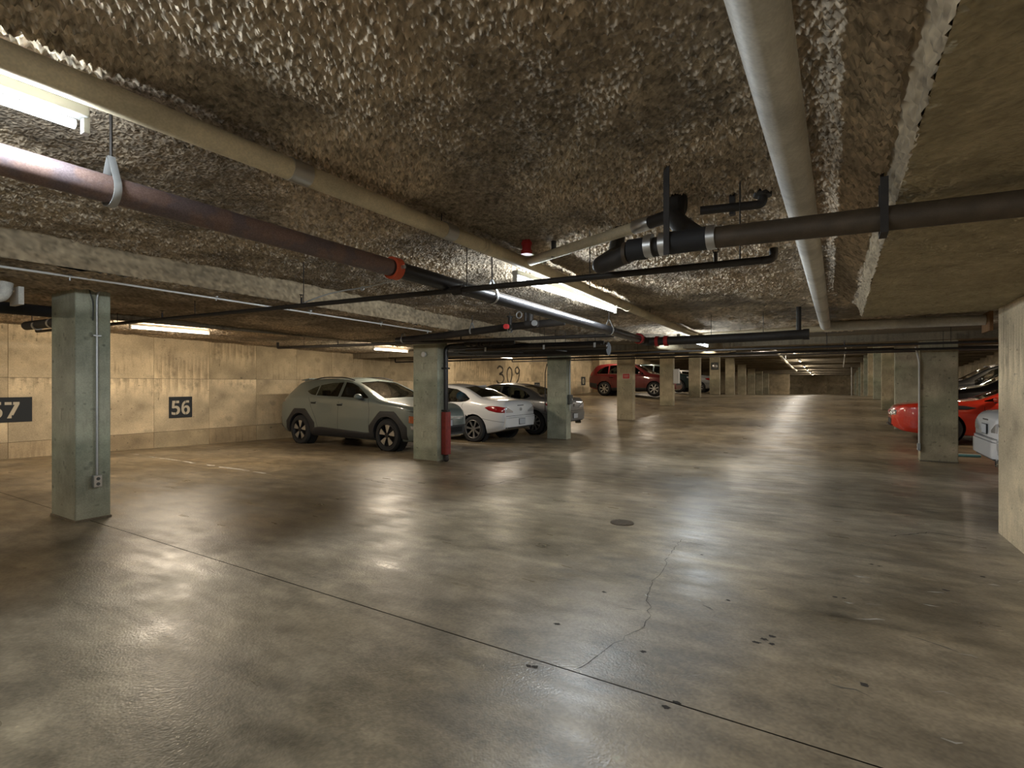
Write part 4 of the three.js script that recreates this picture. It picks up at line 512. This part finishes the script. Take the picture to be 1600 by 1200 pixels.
function buildCar(s) {
  // stretch the real-world outline to the length and height seen
  const sx = s.sx || 1, sy = s.sy || 1, S = (a) => a.map(([x, y]) => [x * sx, y * sy]), P = { ...s, L: s.L * sx, top: S(s.top), belt: S(s.belt), bot: S(s.bot), plan: s.plan.map(([x, k]) => [x * sx, k]), windows: s.windows.map((w) => ({ lower: S(w.lower), upper: S(w.upper) })), axles: s.axles.map((x) => x * sx), R: s.R * sy, rim: s.rim * sy };
  const B = bodyShape(P), root = new THREE.Group(), xs = [0, 0.006, 0.02, 0.05, 0.09, 0.14, 0.2]; for (let x = 0.28; x < P.L - 0.25; x += 0.075) xs.push(x); for (const d of [0.2, 0.14, 0.09, 0.05, 0.02, 0.006, 0]) xs.push(P.L - d);
  const tall = Math.max(...P.top.map((q) => q[1])); let brush = new Brush(B.loft(0, P.L, 0, 0, xs)); brush.updateMatrixWorld();
  const cut = (g) => { const q = new Brush(g.index ? g : mergeVertices(g)); for (const k of Object.keys(q.geometry.attributes)) if (k !== 'position' && k !== 'normal') q.geometry.deleteAttribute(k); let out = null;
    for (let k = 0; k < 6; k++) { q.position.set(0.0013 * k + 0.0004, 0.0007 * k, 0.0011 * k + 0.0003); q.updateMatrixWorld(); out = csg.evaluate(brush, q, SUBTRACTION); out.geometry.computeBoundingBox(); const b = out.geometry.boundingBox; if (b.max.x - b.min.x > P.L * 0.98 && b.max.y > tall - 0.02 && b.min.y < 0.4) break; }
    brush = out; };
  for (const ax of P.axles) for (const sg of [1, -1]) { const c = new THREE.CylinderGeometry(P.R + 0.045, P.R + 0.045, 0.5, 40); c.rotateX(Math.PI / 2); c.translate(ax, P.R, sg * (P.W - 0.03)); cut(c); }
  const inner = B.loft(s.cabin[0] * sx, s.cabin[1] * sx, 0.055, 0.32 * sy); cut(inner);
  const outline = (w) => { const up = piece(w.upper), lo = piece(w.lower), x0 = w.lower[0][0], x1 = w.lower[w.lower.length - 1][0], sh = new THREE.Shape(), n = 18; for (let i = 0; i <= n; i++) { const x = lerp(x0, x1, i / n); i ? sh.lineTo(x, lo(x)) : sh.moveTo(x, lo(x)); } for (let i = n; i >= 0; i--) { const x = lerp(x0, x1, i / n); sh.lineTo(x, up(x) + 1e-4); } return sh; };
  for (const w of P.windows) { const g = new THREE.ExtrudeGeometry(outline(w), { depth: 2.6, bevelEnabled: false }); g.translate(0, 0, -1.3); cut(g); }
  const screens = [['windshield', s.screen], ['rear_window', s.backlight]];
  for (const [, q] of screens) if (q) { const sh = new THREE.Shape(); sh.moveTo(q[0] * sx, -q[1]); sh.lineTo(q[2] * sx, -q[3]); sh.lineTo(q[2] * sx, q[3]); sh.lineTo(q[0] * sx, q[1]); const g = new THREE.ExtrudeGeometry(sh, { depth: 1.2, bevelEnabled: false }); g.rotateX(Math.PI / 2); g.translate(0, q[4] * sy + 1.2, 0); cut(g); }
  let bg = brush.geometry; bg = toCreasedNormals(bg, 0.55); mesh('body', bg, s.paint, root);
  // glass
  P.windows.forEach((w, i) => { for (const sg of [1, -1]) mesh('side_window', flank(B, w.lower, w.upper, w.lower[0][0], w.lower[w.lower.length - 1][0], sg, -0.008, 20, 8), CM.glass, root); void i; });
  for (const [nm, q] of screens) if (q) { const n = 14, pos = [], idx = []; for (let i = 0; i <= n; i++) for (let j = 0; j <= n; j++) { const t = i / n, x = lerp(q[0], q[2], t) * sx, z = lerp(-1, 1, j / n) * lerp(q[1], q[3], t); pos.push(x, B.lid(x, z) - 0.006, z); if (i && j) { const a = (i - 1) * (n + 1) + j - 1, b = a + 1, c = a + n + 1, d = c + 1; q[0] < q[2] ? idx.push(a, b, c, b, d, c) : idx.push(a, c, b, b, c, d); } } const g = new THREE.BufferGeometry(); g.setAttribute('position', new THREE.Float32BufferAttribute(pos, 3)); g.setIndex(idx); g.computeVertexNormals(); mesh(nm, g, CM.glass, root); }
  // running gear
  for (const ax of P.axles) for (const sg of [1, -1]) { const w = wheel(P.R, P.rim, s.wheelStyle, s.spokes); w.position.set(ax, P.R, sg * (P.W - 0.115 - (s.tuck || 0))); if (sg < 0) w.rotation.y = Math.PI; root.add(w); }
  for (const ax of P.axles) for (const sg of [1, -1]) { const c = new THREE.CylinderGeometry(P.R + 0.043, P.R + 0.043, 0.2, 32, 1, true); c.rotateX(Math.PI / 2); c.translate(ax, P.R, sg * (P.W - 0.165)); const d = new THREE.CircleGeometry(P.R + 0.043, 32); d.translate(ax, P.R, sg * (P.W - 0.268)); mesh('arch_liner', merge([c, d]), CM.wellTwo, root); }
  mesh('underbody', new RoundedBoxGeometry(P.L - 1.0, 0.14, P.W * 1.3, 1, 0.03).translate(P.L / 2, 0.27 * sy, 0), CM.well, root);
  // cabin
  const c0 = s.seats[0] * sx, c1 = s.seats[1] * sx; for (const z of [-0.37, 0.37]) { mesh('front_seat', seatGeo(c1, z, 0.52 * sy, 0.48), s.seatMat || CM.seat, root); mesh('headrest', new RoundedBoxGeometry(0.1, 0.2, 0.28, 2, 0.045).translate(c1 - 0.27, s.headY * sy, z), s.seatMat || CM.seat, root); mesh('headrest', new RoundedBoxGeometry(0.09, 0.14, 0.24, 2, 0.04).translate(c0 - 0.26, s.headY * sy - 0.05, z), CM.seat, root); }
  mesh('rear_seat', seatGeo(c0, 0, 0.52 * sy, 1.2), CM.seat, root); mesh('dashboard', new RoundedBoxGeometry(0.4, 0.2, P.W * 1.5, 2, 0.06).translate(s.screen[0] * sx - 0.42, s.belt[3][1] * sy - 0.12, 0), CM.seat, root);
  const sw = new THREE.TorusGeometry(0.18, 0.015, 8, 26); sw.rotateY(Math.PI / 2); sw.rotateZ(-0.4); sw.translate(s.screen[0] * sx - 0.68, s.belt[3][1] * sy - 0.02, -0.37); mesh('steering_wheel', sw, CM.trim, root);
  // mirrors, handles, shut lines
  for (const sg of [1, -1]) {
    const mx = s.mirror[0] * sx, my = s.mirror[1] * sy, mz = B.side(mx, my); const e = new THREE.SphereGeometry(1, 18, 12); e.scale(0.085, 0.068, 0.10); e.translate(mx - 0.02, my + 0.05, sg * (mz + 0.12)); const mm = mesh('mirror', e, s.paint, root); mesh('mirror_stalk', box(mx - 0.03, mx + 0.03, my - 0.03, my + 0.02, sg * (mz - 0.02), sg * (mz + 0.1), 0.005), CM.trim, mm);
    for (const [hx, hy] of s.handles) { const x = hx * sx, y = hy * sy, z = B.side(x, y); const h = mesh('door_handle', new RoundedBoxGeometry(0.19, 0.028, 0.03, 2, 0.012).translate(x, y, sg * (z + 0.012)), s.handleMat || s.paint, root); mesh('handle_recess', flank(B, [[x - 0.09, y - 0.045], [x + 0.09, y - 0.045]], [[x - 0.09, y - 0.005], [x + 0.09, y - 0.005]], x - 0.09, x + 0.09, sg, 0.002, 4, 2), CM.seam, h); }
    for (const l of s.seams) mesh('shut_line', strip(B, S(l), sg, 0.004), CM.seam, root);
  }
  s.extra && s.extra(root, B, P, sx, sy);
  return root;
}
function park(root, name, label, x, z, turn, extraPitch = 0) { root.name = numbered(name); tag(root, label, 'car'); root.position.set(x, floorY(z, x + Math.cos(turn) * 2), z); root.rotation.set(0, turn, 0); scene.add(root); void extraPitch; return shadow(root); }
const plateMesh = (root, B, y, z, nose, w = 0.3, h = 0.15, out = 0) => { const x = B.end(y, Math.abs(z) + 0.1, nose) + (nose ? out : -out), s = nose ? 1 : -1, p = mesh('license_plate', new RoundedBoxGeometry(0.012, h, w, 1, 0.004).translate(x + s * 0.012, y, z), CM.trim, root); mesh('plate_face', new RoundedBoxGeometry(0.006, h - 0.02, w - 0.02, 1, 0.002).translate(x + s * 0.018, y, z), M.plate, p); };

// grey-green crossover
const KONA = { L: 4.355, W: 0.93, sx: 1.12, sy: 1.065, roofK: 0.70, shoulder: 0.05, paint: paint(0.155, 0.19, 0.18, 0.15), tuck: 0,
  top: [[0, 0.98], [0.05, 1.04], [0.16, 1.13], [0.42, 1.33], [0.62, 1.49], [0.8, 1.53], [1.2, 1.565], [1.7, 1.575], [2.1, 1.55], [2.4, 1.48], [2.8, 1.31], [3.28, 1.10], [3.6, 1.05], [4.0, 0.98], [4.22, 0.90], [4.32, 0.82], [4.355, 0.72]],
  belt: [[0, 0.92], [0.5, 1.07], [1.0, 1.10], [2.0, 1.08], [3.0, 1.04], [3.3, 1.0], [3.7, 0.96], [4.1, 0.88], [4.355, 0.66]], bot: [[0, 0.36], [0.3, 0.26], [0.8, 0.22], [3.6, 0.21], [4.1, 0.24], [4.355, 0.32]],
  plan: [[0, 0.80], [0.03, 0.86], [0.1, 0.92], [0.3, 0.975], [0.8, 1], [3.5, 1], [3.9, 0.97], [4.15, 0.90], [4.3, 0.80], [4.355, 0.68]], cabin: [0.42, 3.0],
  windows: [{ lower: [[1.0, 1.235], [1.08, 1.195], [1.18, 1.165], [1.32, 1.15]], upper: [[1.0, 1.25], [1.15, 1.315], [1.32, 1.37]] }, { lower: [[1.35, 1.148], [2.04, 1.128]], upper: [[1.35, 1.378], [1.7, 1.43], [2.04, 1.445]] }, { lower: [[2.12, 1.126], [2.92, 1.10]], upper: [[2.12, 1.445], [2.3, 1.425], [2.5, 1.36], [2.75, 1.22], [2.92, 1.12]] }],
  screen: [3.22, 0.66, 2.42, 0.58, 0.95], backlight: [0.14, 0.60, 0.58, 0.56, 1.1], axles: [0.825, 3.485], R: 0.345, rim: 0.235, wheelStyle: 'diamond', spokes: 5, seats: [1.35, 2.15], headY: 1.24, seatMat: CM.paleSeat, mirror: [2.78, 1.09], handles: [[1.28, 1.0], [2.12, 0.97]], seams: [[[1.12, 1.1], [1.2, 0.9], [1.36, 0.62], [1.42, 0.42]], [[2.08, 1.44], [2.09, 1.1], [2.06, 0.42]], [[2.95, 1.1], [3.0, 0.85], [2.98, 0.42]]],
  extra(root, B, P, sx, sy) {
    const oct = (a) => 0.555 / Math.max(Math.abs(Math.cos(a)) * 1.0, Math.abs(Math.sin(a)) * 1.05, (Math.abs(Math.cos(a)) + Math.abs(Math.sin(a))) * 0.74);
    for (const sg of [1, -1]) {
      for (const ax of P.axles) mesh('arch_cladding', archPanel(B, ax, P.R, P.R + 0.045, (a) => oct(a) * 1.0, -0.15, Math.PI + 0.15, sg, 0.02), CM.trim, root);
      mesh('sill_cladding', flank(B, S2([[1.2, 0.235], [3.1, 0.235]], sx, sy), S2([[1.2, 0.40], [1.5, 0.44], [2.9, 0.375], [3.1, 0.40]], sx, sy), 1.18 * sx, 3.12 * sx, sg, 0.016, 20, 5, 0.03), CM.trim, root);
      mesh('roof_rail', tube([[0.95 * sx, 1.505 * sy, sg * 0.6], [1.3 * sx, 1.56 * sy, sg * 0.62], [2.0 * sx, 1.555 * sy, sg * 0.62], [2.3 * sx, 1.49 * sy, sg * 0.63]], 0.014, 0.2, 8), CM.trim, root);
      mesh('tail_light', flank(B, [[0.06, 0.985 * sy], [0.3, 1.0 * sy]], [[0.06, 1.015 * sy], [0.3, 1.01 * sy]], 0.06, 0.28, sg, 0.006, 6, 2, 0.01), CM.tailRed, root);
      mesh('headlight', flank(B, S2([[4.02, 0.62], [4.26, 0.60]], sx, sy), S2([[4.02, 0.76], [4.26, 0.74]], sx, sy), 4.03 * sx, 4.25 * sx, sg, 0.012, 8, 4, 0.03), CM.amber, root); mesh('fog_lamp', flank(B, S2([[4.06, 0.48], [4.26, 0.47]], sx, sy), S2([[4.06, 0.56], [4.26, 0.555]], sx, sy), 4.07 * sx, 4.25 * sx, sg, 0.012, 8, 3, 0.03), CM.lens, root);
      mesh('light_strip', flank(B, S2([[4.0, 0.855], [4.27, 0.80]], sx, sy), S2([[4.0, 0.865], [4.27, 0.825]], sx, sy), 4.0 * sx, 4.26 * sx, sg, 0.006, 6, 2, 0.01), CM.trim, root);
    }
    mesh('front_cladding', endPanel(B, -0.78, 0.78, [[-1, 0.32], [1, 0.32]], [[-1, 0.56], [1, 0.56]], true, 0.015), CM.trim, root); mesh('rear_cladding', endPanel(B, -0.82, 0.82, [[-1, 0.40], [1, 0.40]], [[-1, 0.66], [1, 0.66]], false, 0.02), CM.trim, root); mesh('rear_light_bar', endPanel(B, -0.75, 0.75, [[-1, 0.97], [1, 0.97]], [[-1, 0.99], [1, 0.99]], false, 0.006), CM.tailRed, root);
    mesh('spoiler', new RoundedBoxGeometry(0.3, 0.03, 1.15, 2, 0.012).rotateZ(0.12).translate(0.62 * sx, 1.515 * sy, 0), P.paint, root); mesh('light_bar', endPanel(B, -0.72, 0.72, [[-1, 0.725], [1, 0.725]], [[-1, 0.745], [1, 0.745]], true, 0.008), CM.lens, root); mesh('grille', endPanel(B, -0.5, 0.5, [[-1, 0.4], [1, 0.4]], [[-1, 0.52], [1, 0.52]], true, 0.022), CM.well, root); plateMesh(root, B, 0.62, 0, true);
  } };
function S2(a, sx, sy) { return a.map(([x, y]) => [x * sx, y * sy]); }
// family saloon
const SEDAN = { L: 4.58, W: 0.90, sx: 1.08, sy: 1.07, roofK: 0.68, shoulder: 0.08, paint: paint(0.66, 0.67, 0.68, 0.0),
  top: [[0, 0.93], [0.03, 0.985], [0.09, 1.035], [0.2, 1.06], [0.5, 1.08], [0.72, 1.11], [0.95, 1.22], [1.25, 1.36], [1.6, 1.44], [2.0, 1.47], [2.35, 1.455], [2.65, 1.38], [3.4, 1.02], [3.7, 0.98], [4.15, 0.88], [4.42, 0.76], [4.55, 0.64], [4.58, 0.55]],
  belt: [[0, 0.84], [0.3, 0.93], [0.8, 0.96], [1.4, 0.95], [2.2, 0.93], [3.2, 0.89], [3.8, 0.83], [4.3, 0.70], [4.58, 0.5]], bot: [[0, 0.36], [0.25, 0.28], [0.7, 0.21], [3.8, 0.19], [4.3, 0.2], [4.58, 0.26]],
  plan: [[0, 0.80], [0.02, 0.85], [0.08, 0.905], [0.25, 0.955], [0.7, 0.99], [1.2, 1], [3.4, 1], [3.9, 0.97], [4.25, 0.88], [4.45, 0.76], [4.58, 0.58]], cabin: [0.85, 3.2],
  windows: [{ lower: [[1.02, 1.06], [1.1, 1.01], [1.25, 0.992], [2.0, 0.982]], upper: [[1.02, 1.08], [1.2, 1.2], [1.5, 1.315], [2.0, 1.37]] }, { lower: [[2.07, 0.98], [3.0, 0.955]], upper: [[2.07, 1.372], [2.35, 1.355], [2.6, 1.28], [3.0, 0.985]] }],
  screen: [3.32, 0.64, 2.66, 0.54, 0.85], backlight: [0.78, 0.60, 1.36, 0.52, 1.0], axles: [0.86, 3.52], R: 0.33, rim: 0.225, wheelStyle: 'wide', spokes: 7, seats: [1.5, 2.35], headY: 1.13, mirror: [2.88, 0.96], handles: [[1.3, 0.87], [2.2, 0.85]], seams: [[[1.18, 0.98], [1.28, 0.75], [1.45, 0.5], [1.5, 0.26]], [[2.04, 1.36], [2.04, 0.95], [2.0, 0.26]], [[3.02, 0.94], [3.06, 0.7], [3.0, 0.26]], [[0.02, 0.52], [0.3, 0.55], [0.62, 0.60]]],
  extra(root, B, P, sx, sy) {
    for (const sg of [1, -1]) {
      mesh('tail_light', flank(B, S2([[0.02, 0.745], [0.2, 0.755], [0.42, 0.80], [0.52, 0.86]], sx, sy), S2([[0.02, 0.875], [0.2, 0.905], [0.42, 0.905], [0.52, 0.875]], sx, sy), 0.02, 0.52 * sx, sg, 0.008, 14, 5, 0.02), CM.tailRed, root);
      const a = sg * 0.80 * P.W, b = sg * 0.44 * P.W; mesh('tail_light', endPanel(B, Math.min(a, b), Math.max(a, b), sg > 0 ? [[b, 0.79], [a, 0.80]] : [[a, 0.80], [b, 0.79]], sg > 0 ? [[b, 0.83], [a, 0.95]] : [[a, 0.95], [b, 0.83]], false, 0.01), CM.lens, root);
      const c = sg * 0.74 * P.W, d = sg * 0.50 * P.W; mesh('reflector', endPanel(B, Math.min(c, d), Math.max(c, d), [[-2, 0.545], [2, 0.545]], [[-2, 0.57], [2, 0.57]], false, 0.006), CM.trim, root);
      mesh('headlight', flank(B, S2([[3.98, 0.66], [4.4, 0.6]], sx, sy), S2([[3.98, 0.74], [4.4, 0.68]], sx, sy), 4.0 * sx, 4.4 * sx, sg, 0.008, 8, 4, 0.02), CM.lens, root);
    }
    plateMesh(root, B, s_plate(P), 0, false, 0.31, 0.16, P.plateY ? 0.004 : 0.047);
    if (!P.plateY) { const bx = B.end(0.86, 0.1, false); const em = new THREE.TorusGeometry(0.05, 0.007, 8, 24); em.scale(1, 0.78, 1); em.rotateY(Math.PI / 2); em.translate(bx - 0.01, 0.87, 0); const e = mesh('badge', em, CM.chrome, root); mesh('badge_wing', tube([[bx - 0.012, 0.885, -0.045], [bx - 0.012, 0.855, 0], [bx - 0.012, 0.885, 0.045]], 0.005, 0.01, 6), CM.chrome, e); }
    mesh('bumper_ledge', endPanel(B, -0.74, 0.74, [[-1, 0.668], [1, 0.668]], [[-1, 0.70], [1, 0.70]], false, 0.035), P.paint, root);
    mesh('bumper', endPanel(B, -0.76, 0.76, [[-1, 0.42], [1, 0.42]], [[-1, 0.655], [1, 0.655]], false, 0.045), P.paint, root);
    mesh('trunk_line', endPanel(B, -0.72, 0.72, [[-1, 0.705], [1, 0.705]], [[-1, 0.713], [1, 0.713]], false, 0.004), CM.seam, root); mesh('high_brake_light', endPanel(B, -0.16, 0.16, [[-1, 0.965], [1, 0.965]], [[-1, 0.985], [1, 0.985]], false, 0.006), CM.trim, root);
    const ex = new THREE.CylinderGeometry(0.045, 0.045, 0.16, 18, 1, true); ex.rotateZ(Math.PI / 2); ex.translate(0.1, 0.33, 0.52); mesh('exhaust_pipe', ex, CM.chrome, root); mesh('lower_valance', endPanel(B, -0.7, 0.7, [[-1, 0.385], [1, 0.385]], [[-1, 0.43], [1, 0.43]], false, 0.012), CM.trim, root);
    mesh('grille', endPanel(B, -0.5, 0.5, [[-1, 0.32], [1, 0.32]], [[-1, 0.46], [1, 0.46]], true, 0.01), CM.trim, root);
  } };
// upright SUV
const SUV = { L: 4.52, W: 0.92, sx: 1.04, sy: 1.04, roofK: 0.72, shoulder: 0.06, paint: paint(0.125, 0.008, 0.009, 0.25),
  top: [[0, 1.0], [0.02, 1.08], [0.08, 1.2], [0.25, 1.42], [0.42, 1.58], [0.62, 1.64], [1.1, 1.675], [1.8, 1.68], [2.2, 1.65], [2.5, 1.58], [3.3, 1.14], [3.6, 1.08], [4.1, 0.99], [4.35, 0.9], [4.48, 0.78], [4.52, 0.64]],
  belt: [[0, 0.92], [0.4, 1.05], [1.0, 1.06], [2.0, 1.04], [3.1, 1.0], [3.5, 0.97], [4.1, 0.87], [4.52, 0.58]], bot: [[0, 0.42], [0.3, 0.32], [0.7, 0.25], [3.7, 0.24], [4.2, 0.26], [4.52, 0.34]],
  plan: [[0, 0.82], [0.03, 0.87], [0.12, 0.93], [0.4, 0.98], [0.9, 1], [3.5, 1], [3.95, 0.97], [4.25, 0.9], [4.42, 0.8], [4.52, 0.66]], cabin: [0.35, 3.05],
  windows: [{ lower: [[0.48, 1.16], [0.56, 1.12], [1.1, 1.115]], upper: [[0.48, 1.2], [0.62, 1.35], [0.85, 1.47], [1.1, 1.53]] }, { lower: [[1.17, 1.115], [2.0, 1.10]], upper: [[1.17, 1.54], [1.6, 1.56], [2.0, 1.555]] }, { lower: [[2.07, 1.10], [2.98, 1.08]], upper: [[2.07, 1.552], [2.3, 1.53], [2.55, 1.43], [2.98, 1.11]] }],
  screen: [3.22, 0.66, 2.52, 0.58, 0.95], backlight: [0.08, 0.58, 0.36, 0.54, 1.15], axles: [0.9, 3.52], R: 0.35, rim: 0.245, wheelStyle: 'wide', spokes: 7, seats: [1.4, 2.2], headY: 1.28, mirror: [2.86, 1.09], handles: [[1.3, 0.96], [2.14, 0.94]], seams: [[[1.14, 1.5], [1.14, 1.1], [1.3, 0.7], [1.4, 0.36]], [[2.04, 1.54], [2.04, 0.36]], [[3.0, 1.06], [3.04, 0.36]]],
  extra(root, B, P, sx, sy) {
    for (const sg of [1, -1]) {
      mesh('sill_cladding', flank(B, S2([[1.25, 0.25], [3.15, 0.25]], sx, sy), S2([[1.25, 0.40], [3.15, 0.40]], sx, sy), 1.28 * sx, 3.14 * sx, sg, 0.012, 16, 4, 0.02), CM.trim, root); mesh('rear_cladding', flank(B, S2([[0.1, 0.44], [0.55, 0.34]], sx, sy), S2([[0.1, 0.66], [0.55, 0.60]], sx, sy), 0.08, 0.5, sg, 0.01, 8, 4, 0.02), CM.trim, root);
      mesh('tail_light', flank(B, S2([[0.03, 1.0], [0.2, 1.02]], sx, sy), S2([[0.03, 1.12], [0.2, 1.34]], sx, sy), 0.04, 0.2, sg, 0.006, 6, 6, 0.01), CM.tailRed, root); mesh('headlight', flank(B, S2([[4.0, 0.8], [4.4, 0.72]], sx, sy), S2([[4.0, 0.9], [4.4, 0.82]], sx, sy), 4.0 * sx, 4.38 * sx, sg, 0.008, 8, 4, 0.02), CM.lens, root);
      mesh('window_trim', tube([[0.5 * sx, 1.11 * sy, sg * (B.side(0.5 * sx, 1.11 * sy) + 0.004)], [1.2 * sx, 1.10 * sy, sg * (B.side(1.2 * sx, 1.1 * sy) + 0.004)], [2.1 * sx, 1.088 * sy, sg * (B.side(2.1 * sx, 1.088 * sy) + 0.004)], [2.98 * sx, 1.07 * sy, sg * (B.side(2.98 * sx, 1.07 * sy) + 0.004)]], 0.007, 0, 6), CM.chrome, root);
    }
    plateMesh(root, B, 0.85, 0, false); mesh('grille', endPanel(B, -0.5, 0.5, [[-1, 0.55], [1, 0.55]], [[-1, 0.72], [1, 0.72]], true, 0.01), CM.trim, root);
  } };
// low coupe
const COUPE = { L: 4.55, W: 0.93, sx: 1.06, sy: 1.06, roofK: 0.66, shoulder: 0.07, paint: paint(0.56, 0.028, 0.008, 0.0),
  top: [[0, 0.92], [0.05, 1.0], [0.3, 1.03], [0.8, 1.1], [1.3, 1.26], [1.7, 1.33], [2.1, 1.33], [2.45, 1.24], [3.05, 0.99], [3.4, 0.96], [3.9, 0.92], [4.25, 0.885], [4.45, 0.82], [4.55, 0.70]],
  belt: [[0, 0.85], [0.5, 0.95], [1.2, 0.93], [2.2, 0.89], [3.2, 0.88], [3.8, 0.85], [4.3, 0.79], [4.55, 0.62]], bot: [[0, 0.34], [0.4, 0.22], [3.9, 0.18], [4.3, 0.22], [4.55, 0.34]],
  plan: [[0, 0.82], [0.06, 0.9], [0.3, 0.98], [0.8, 1], [3.5, 1], [3.95, 0.96], [4.25, 0.86], [4.45, 0.7], [4.55, 0.54]], cabin: [0.9, 2.95],
  windows: [{ lower: [[1.45, 1.0], [2.9, 0.945]], upper: [[1.45, 1.08], [1.7, 1.2], [2.1, 1.235], [2.4, 1.16], [2.9, 0.965]] }], screen: [2.98, 0.64, 2.4, 0.54, 0.85], backlight: [0.8, 0.5, 1.35, 0.5, 1.0], axles: [0.95, 3.6], R: 0.335, rim: 0.235, wheelStyle: 'wide', spokes: 5, seats: [1.4, 2.0], headY: 1.0, mirror: [2.72, 0.95], handles: [[1.7, 0.82]], seams: [[[1.55, 0.95], [1.6, 0.26]], [[2.9, 0.92], [2.95, 0.26]]],
  extra(root, B, P, sx, sy) {
    for (const sg of [1, -1]) {
      mesh('fender_vent', flank(B, S2([[3.05, 0.80], [3.2, 0.765], [3.42, 0.765]], sx, sy), S2([[3.05, 0.81], [3.25, 0.85], [3.42, 0.855]], sx, sy), 3.05 * sx, 3.4 * sx, sg, 0.004, 10, 4, 0.01), CM.trim, root); mesh('vent_blade', strip(B, S2([[3.15, 0.79], [3.34, 0.84]], sx, sy), sg, 0.006), P.paint, root);
      const a = sg * 0.62, b = sg * 0.30; mesh('headlight', endPanel(B, Math.min(a, b), Math.max(a, b), [[-1, 0.64], [1, 0.64]], [[-1, 0.76], [1, 0.76]], true, 0.012), CM.lens, root); mesh('headlight_surround', tube([0, 1, 2, 3, 4, 5, 6, 7, 8].map((k) => { const q = k / 8 * Math.PI * 2, z = sg * (0.46 + Math.cos(q) * 0.17), y = 0.70 + Math.sin(q) * 0.07; return [B.end(y, z, true) + 0.014, y, z]; }), 0.008, 0.03, 6), CM.chrome, root);
      mesh('side_marker', flank(B, S2([[3.95, 0.46], [4.1, 0.46]], sx, sy), S2([[3.95, 0.475], [4.1, 0.475]], sx, sy), 3.95 * sx, 4.1 * sx, sg, 0.006, 4, 2, 0.01), CM.amber, root); mesh('tail_light', flank(B, S2([[0.03, 0.74], [0.3, 0.76]], sx, sy), S2([[0.03, 0.86], [0.3, 0.84]], sx, sy), 0.05, 0.3, sg, 0.006, 6, 4, 0.01), CM.tailRed, root);
    }
    mesh('air_intake', endPanel(B, -0.42, 0.42, [[-1, 0.4], [1, 0.4]], [[-1, 0.53], [1, 0.53]], true, 0.01), CM.trim, root); mesh('front_lip', endPanel(B, -0.5, 0.5, [[-1, 0.36], [1, 0.36]], [[-1, 0.385], [1, 0.385]], true, 0.05), CM.trim, root);
  } };
const PI = Math.PI, s_plate = (P) => P.plateY || 0.55;
park(buildCar(KONA), 'crossover_car', 'grey-green crossover with black wheel-arch cladding, nose out past the red-guarded column', -12.34, -9.36, 0);
park(buildCar(SEDAN), 'white_sedan', 'white sedan parked tail out, red tail light, behind the column with red guard', -7.3, -12.27, PI);
park(buildCar({ ...SEDAN, paint: paint(0.17, 0.175, 0.18, 0.5), spokes: 9 }), 'silver_sedan', 'grey silver sedan parked tail out beyond the white sedan', -6.92, -14.85, PI);
park(buildCar(SUV), 'red_suv', 'dark red SUV with chrome window trim, parked nose out', -11.75, -27.95, 0);
park(buildCar({ ...SUV, paint: paint(0.012, 0.03, 0.032, 0.3), spokes: 5 }), 'green_suv', 'very dark green SUV beyond the red SUV', -11.9, -33.4, 0);
park(buildCar({ ...SEDAN, paint: paint(0.32, 0.33, 0.33, 0.5) }), 'far_sedan', 'pale silver car half hidden by the far columns', -7.2, -38.6, PI);
park(buildCar(COUPE), 'red_coupe', 'bright red low coupe, nose showing left of the broad column', 5.98, -17.15, PI);
park(buildCar({ ...SUV, paint: paint(0.01, 0.01, 0.011, 0.2) }), 'black_suv', 'black SUV behind the red coupe', 6.9, -20.6, PI);
park(buildCar({ ...SUV, paint: paint(0.016, 0.017, 0.018, 0.2), spokes: 5 }), 'black_wagon', 'second dark car further back past the black SUV', 6.9, -23.6, PI);
park(buildCar({ ...SEDAN, paint: paint(0.60, 0.61, 0.63, 0.0), spokes: 6, plateY: 0.83 }), 'white_hatchback', 'white car whose tail pokes out behind the pale pier', 1.98, -11.05, 0);
{ const b = thing('blue_bag', 'bright blue bag on the back seat of the white sedan', 'bag', [-8.84, 1.06, -11.72]); const g = new THREE.IcosahedronGeometry(0.155, 4), p = g.attributes.position; for (let i = 0; i < p.count; i++) { const v = V(p.getX(i), p.getY(i), p.getZ(i)), k = 1 + 0.35 * (fbm(v.x * 9 + 4, v.y * 9 + v.z * 7 + 8, 3) - 0.5); p.setXYZ(i, v.x * k * 1.05, v.y * k * 0.95, v.z * k); } g.computeVertexNormals(); mesh('sack', g, std(lin(0.03, 0.36, 0.72), 0.5), b); mesh('tie', ring([0.02, 0.16, 0], 'y', 0.05, 0.03, 12), std(lin(0.02, 0.25, 0.52), 0.5), b); }
renderer.render(scene, camera);
